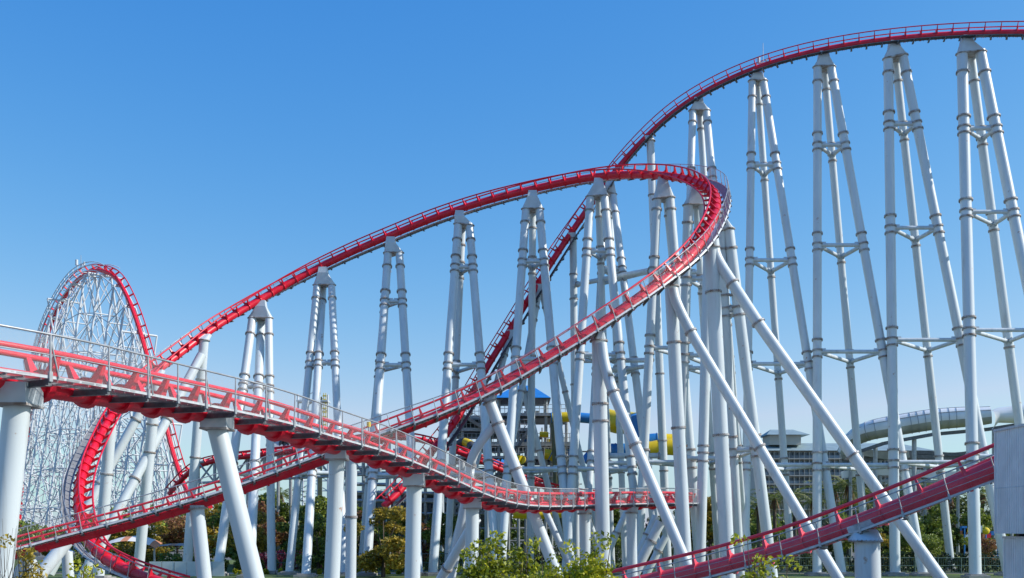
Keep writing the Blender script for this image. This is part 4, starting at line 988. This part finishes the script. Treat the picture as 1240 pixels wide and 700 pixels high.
def far_ring(px, py, d, r, label):
    c = P(px, py, d); root = thing('round_opening', label, 'ride part', (c.x, d, 0), 'round dark openings behind the towers')
    pts = [c+Vector((math.cos(t*PI/12)*r, 0, math.sin(t*PI/12)*r)) for t in range(13)]
    MB().pathtube(pts, .28, 8).build('arch', M['dark'], root)
    MB().add([c]+[p+Vector((0, .1, 0)) for p in pts], [[0, i, i+1] for i in range(1, 13)]).build('back_panel', M['bracket'], root)
    m = MB(); m.hull([c+Vector((-.8, -.5, -.6)), c+Vector((.8, -.5, -.6)), c+Vector((-.8, .5, -.6)), c+Vector((.8, .5, -.6)), c+Vector((-.3, 0, .9)), c+Vector((.3, 0, .9))]); m.build('seat_unit', M['white2'], root)
    MB().tube(c-Vector((0, 0, .6)), Vector((c.x, d, 0)), .2, .2, 8).build('leg', M['grey'], root)
far_ring(337, 541, 128, 1.25, 'left of the two dark round openings above the far red track')
far_ring(352, 541, 128, 1.25, 'right of the two dark round openings above the far red track')
# truss carrying the far red track
tz = thing('track_truss', 'grey steel truss carrying the far red track between the left posts', 'truss', (P(300, 640, 124).x, 124.5, 0)); m = MB()
xs = list(range(240, 480, 20))
for i, xx in enumerate(xs):
    d_ = 125-(xx-240)*.02; t_ = P(xx, 560-(xx-240)*.09, d_); b_ = P(xx, 585-(xx-240)*.05, d_); m.tube(t_, Vector((t_.x, d_, 0)) if i % 3 == 0 else b_, .2, .2, 6)
    if i: m.tube(pt, t_, .16, .16, 5); m.tube(pb, b_, .16, .16, 5); m.tube(pt, b_, .12, .12, 5); m.tube(pb, t_, .12, .12, 5)
    pt, pb = t_, b_
m.build('frame', M['grey'], tz)
for xx in (470, 500, 535, 560, 590): p = P(xx, 535 if xx < 540 else 558, 117.5); MB().tube(p, Vector((p.x, 118, 0)), .3, .3, 10).build('leg', M['white2'], tz)
m = MB()
for yy in (566, 572, 586, 596, 606): m.tube(P(400, yy, 130), P(560, yy+2, 130), .22, .22, 6)
for xx in (405, 440, 478, 515, 550): m.tube(P(xx, 560, 130), Vector((P(xx, 0, 130).x, 130, 0)), .2, .2, 6)
m.build('back_frame', M['grey'], tz)
bd = thing('ride_station', 'low blue-grey ride building behind the trees between the near posts', 'building', (P(480, 640, 135).x, 135, 0))
a = P(425, 600, 135); b = P(560, 600, 135); MB().box(a.x, b.x, 135, 141, 0, a.z).build('wall', M['bracket'], bd); MB().box(a.x-.5, b.x+.5, 134, 142, a.z, a.z+.35).build('roof', M['grey'], bd)
for i in range(10): MB().box(a.x+.6+i*1.35, a.x+1.5+i*1.35, 134.93, 134.999, a.z-1.6, a.z-.5).build('window', M['glass'], bd)
# striped canopies
def canopy(label, px, py, d, wd, ht, cols):
    c = P(px, py, d); root = thing('striped_canopy', label, 'canopy', (c.x, d, 0), 'canopies behind the left posts'); n = 8
    for i in range(n):
        a0, a1 = -wd/2+wd*i/n, -wd/2+wd*(i+1)/n; m = MB(); vs = []
        for a in (a0, a1):
            for t in range(5):
                y = -wd*.35*t/4; vs.append((c.x+a, d+wd*.2+y, c.z+ht*(1-(a/(wd/2))**2)*.6+ht*.4*math.cos(t/4*PI/2)))
        m.add(vs, [[k, k+1, 5+k+1, 5+k] for k in range(4)], True); m.build('canvas_stripe', M[cols[i % len(cols)]], root)
    for s_ in (-1, 1): MB().tube((c.x+s_*wd*.42, d, 0), (c.x+s_*wd*.42, d, c.z+.3), .07, .07, 8).build('pole', M['grey'], root)
canopy('white and orange striped canopy right of the left valley walkway', 158, 664, 104, 5.6, 1.2, ['canvas', 'canvas', 'canvas', 'orange'])
canopy('pink and cream canopy row between the two posts at left', 214, 664, 109, 5.5, .5, ['orange', 'canvasdim', 'canvasdim'])
canopy('small orange canopy near the low left props', 62, 672, 106, 4, .8, ['orange', 'canvas'])
wl = thing('panel_wall', 'weathered grey-green panel wall behind the left posts near the ground', 'wall', (P(240, 640, 99).x, 99, 0))
pm_ = MB().box(-.55, .55, 0, .1, 0, 1.35).mesh('panel', M['cap'])
for i in range(6): inst('panel', pm_, Matrix.Translation((P(188, 0, 99).x+i*1.16, 99+.02*(i % 2), 0)), wl)
# fences
def fence(label, px0, px1, d, h, mat):
    a, b = P(px0, 640, d), P(px1, 640, d); root = thing('fence', label, 'fence', ((a.x+b.x)/2, d, 0)); n = int((b.x-a.x)/2.2)
    pm = MB().tube((0, 0, 0), (0, 0, h), .05, .05, 6).mesh('post', M[mat])
    for i in range(n+1): inst('post', pm, Matrix.Translation((a.x+(b.x-a.x)*i/n, d, 0)), root)
    for z in (h-.04, h*.5, .15): MB().tube((a.x, d, z), (b.x, d, z), .03, .03, 5).build('rail', M[mat], root)
    m = MB(); k = int((b.x-a.x)/.22)
    for i in range(k): x = a.x+(b.x-a.x)*i/k; m.tube((x, d, .1), (x, d, h-.05), .012, .012, 4, False)
    m.build('infill', M[mat], root)
fence('green wire fence before the dark hedge at right', 940, 1220, 104, 1.6, 'fencegreen')
fence('grey-green wire fence behind the left tower feet', 335, 560, 108, 1.9, 'fencegreen')
pv = MB(); pv.add([(-40, 104.2, .006), (5, 104.2, .006), (5, 106.8, .006), (-40, 106.8, .006)], [[0, 1, 2, 3]]); tag(pv.build('path', M['concrete']), kind='structure')
# playground colours far right
pg = thing('play_structure', 'colourful climbing frame with a yellow ball top between the rightmost tower legs', 'playground', (P(1196, 640, 125).x, 125, 0)); rs = random.Random(8)
cl = ['blue', 'yellow', 'red', 'white2', 'orange']
for i in range(26):
    p = P(1166+rs.random()*46, 636+rs.random()*28, 124); m = MB(); m.obox(p, (rs.uniform(.15, .5), 0, 0), (0, .3, 0), (0, 0, rs.uniform(.1, .4))); m.build('panel', M[cl[i % 5]], pg)
p = P(1194, 643, 122); bm = bmesh.new(); bmesh.ops.create_icosphere(bm, subdivisions=2, radius=.42, matrix=Matrix.Translation(p-pg.location)); me = bpy.data.meshes.new('ball'); bm.to_mesh(me); bm.free(); me.materials.append(M['yellow']); o = bpy.data.objects.new('ball', me); COL.objects.link(o); o.parent = pg
for px in (1168, 1180, 1194, 1208): p = P(px, 640, 123.5); MB().tube(p, Vector((p.x, 123.5, 0)), .08, .08, 6).build('post', M['blue'], pg)

# thick foreground post right
cR = column('very thick white post with a wide flared collar under the lower right track', sp(T5, 1046, 632), (1050, 655), (1051, 700), 49.5, 30, (), saddle=None)
c = P(1048, 655, 49.5); s_ = sp(T5, 1046, 632); pts = [c+Vector((0.78*math.cos(k*PI/8), 0.78*math.sin(k*PI/8), 0)) for k in range(16)]+[s_+Vector((sx*.55, sy*.5, -.3)) for sx in (-1, 1) for sy in (-1, 1)]
MB().hull(pts).build('saddle', M['cap'], cR); ring(c, Vector((0, 0, 1)), .78, cR, None, .5)
o = MB().obox(s_+Vector((-.1, -.62, -.1)), (.75, .0, .27), (0, .05, 0), (-.05, 0, .14)).build('splice_plate', M['deckpale'], cR)
yb_ = thing('beacon', 'small yellow beacon above the near walkway railing', 'beacon', P(446.5, 513.5, 47)); MB().tube(P(446.5, 517, 47), P(446.5, 511, 47), .09, .09, 10).build('lamp', M['yellow'], yb_)
MB().tube(P(446.5, 525, 47), P(446.5, 517, 47), .03, .03, 6).build('stalk', M['grey'], yb_)
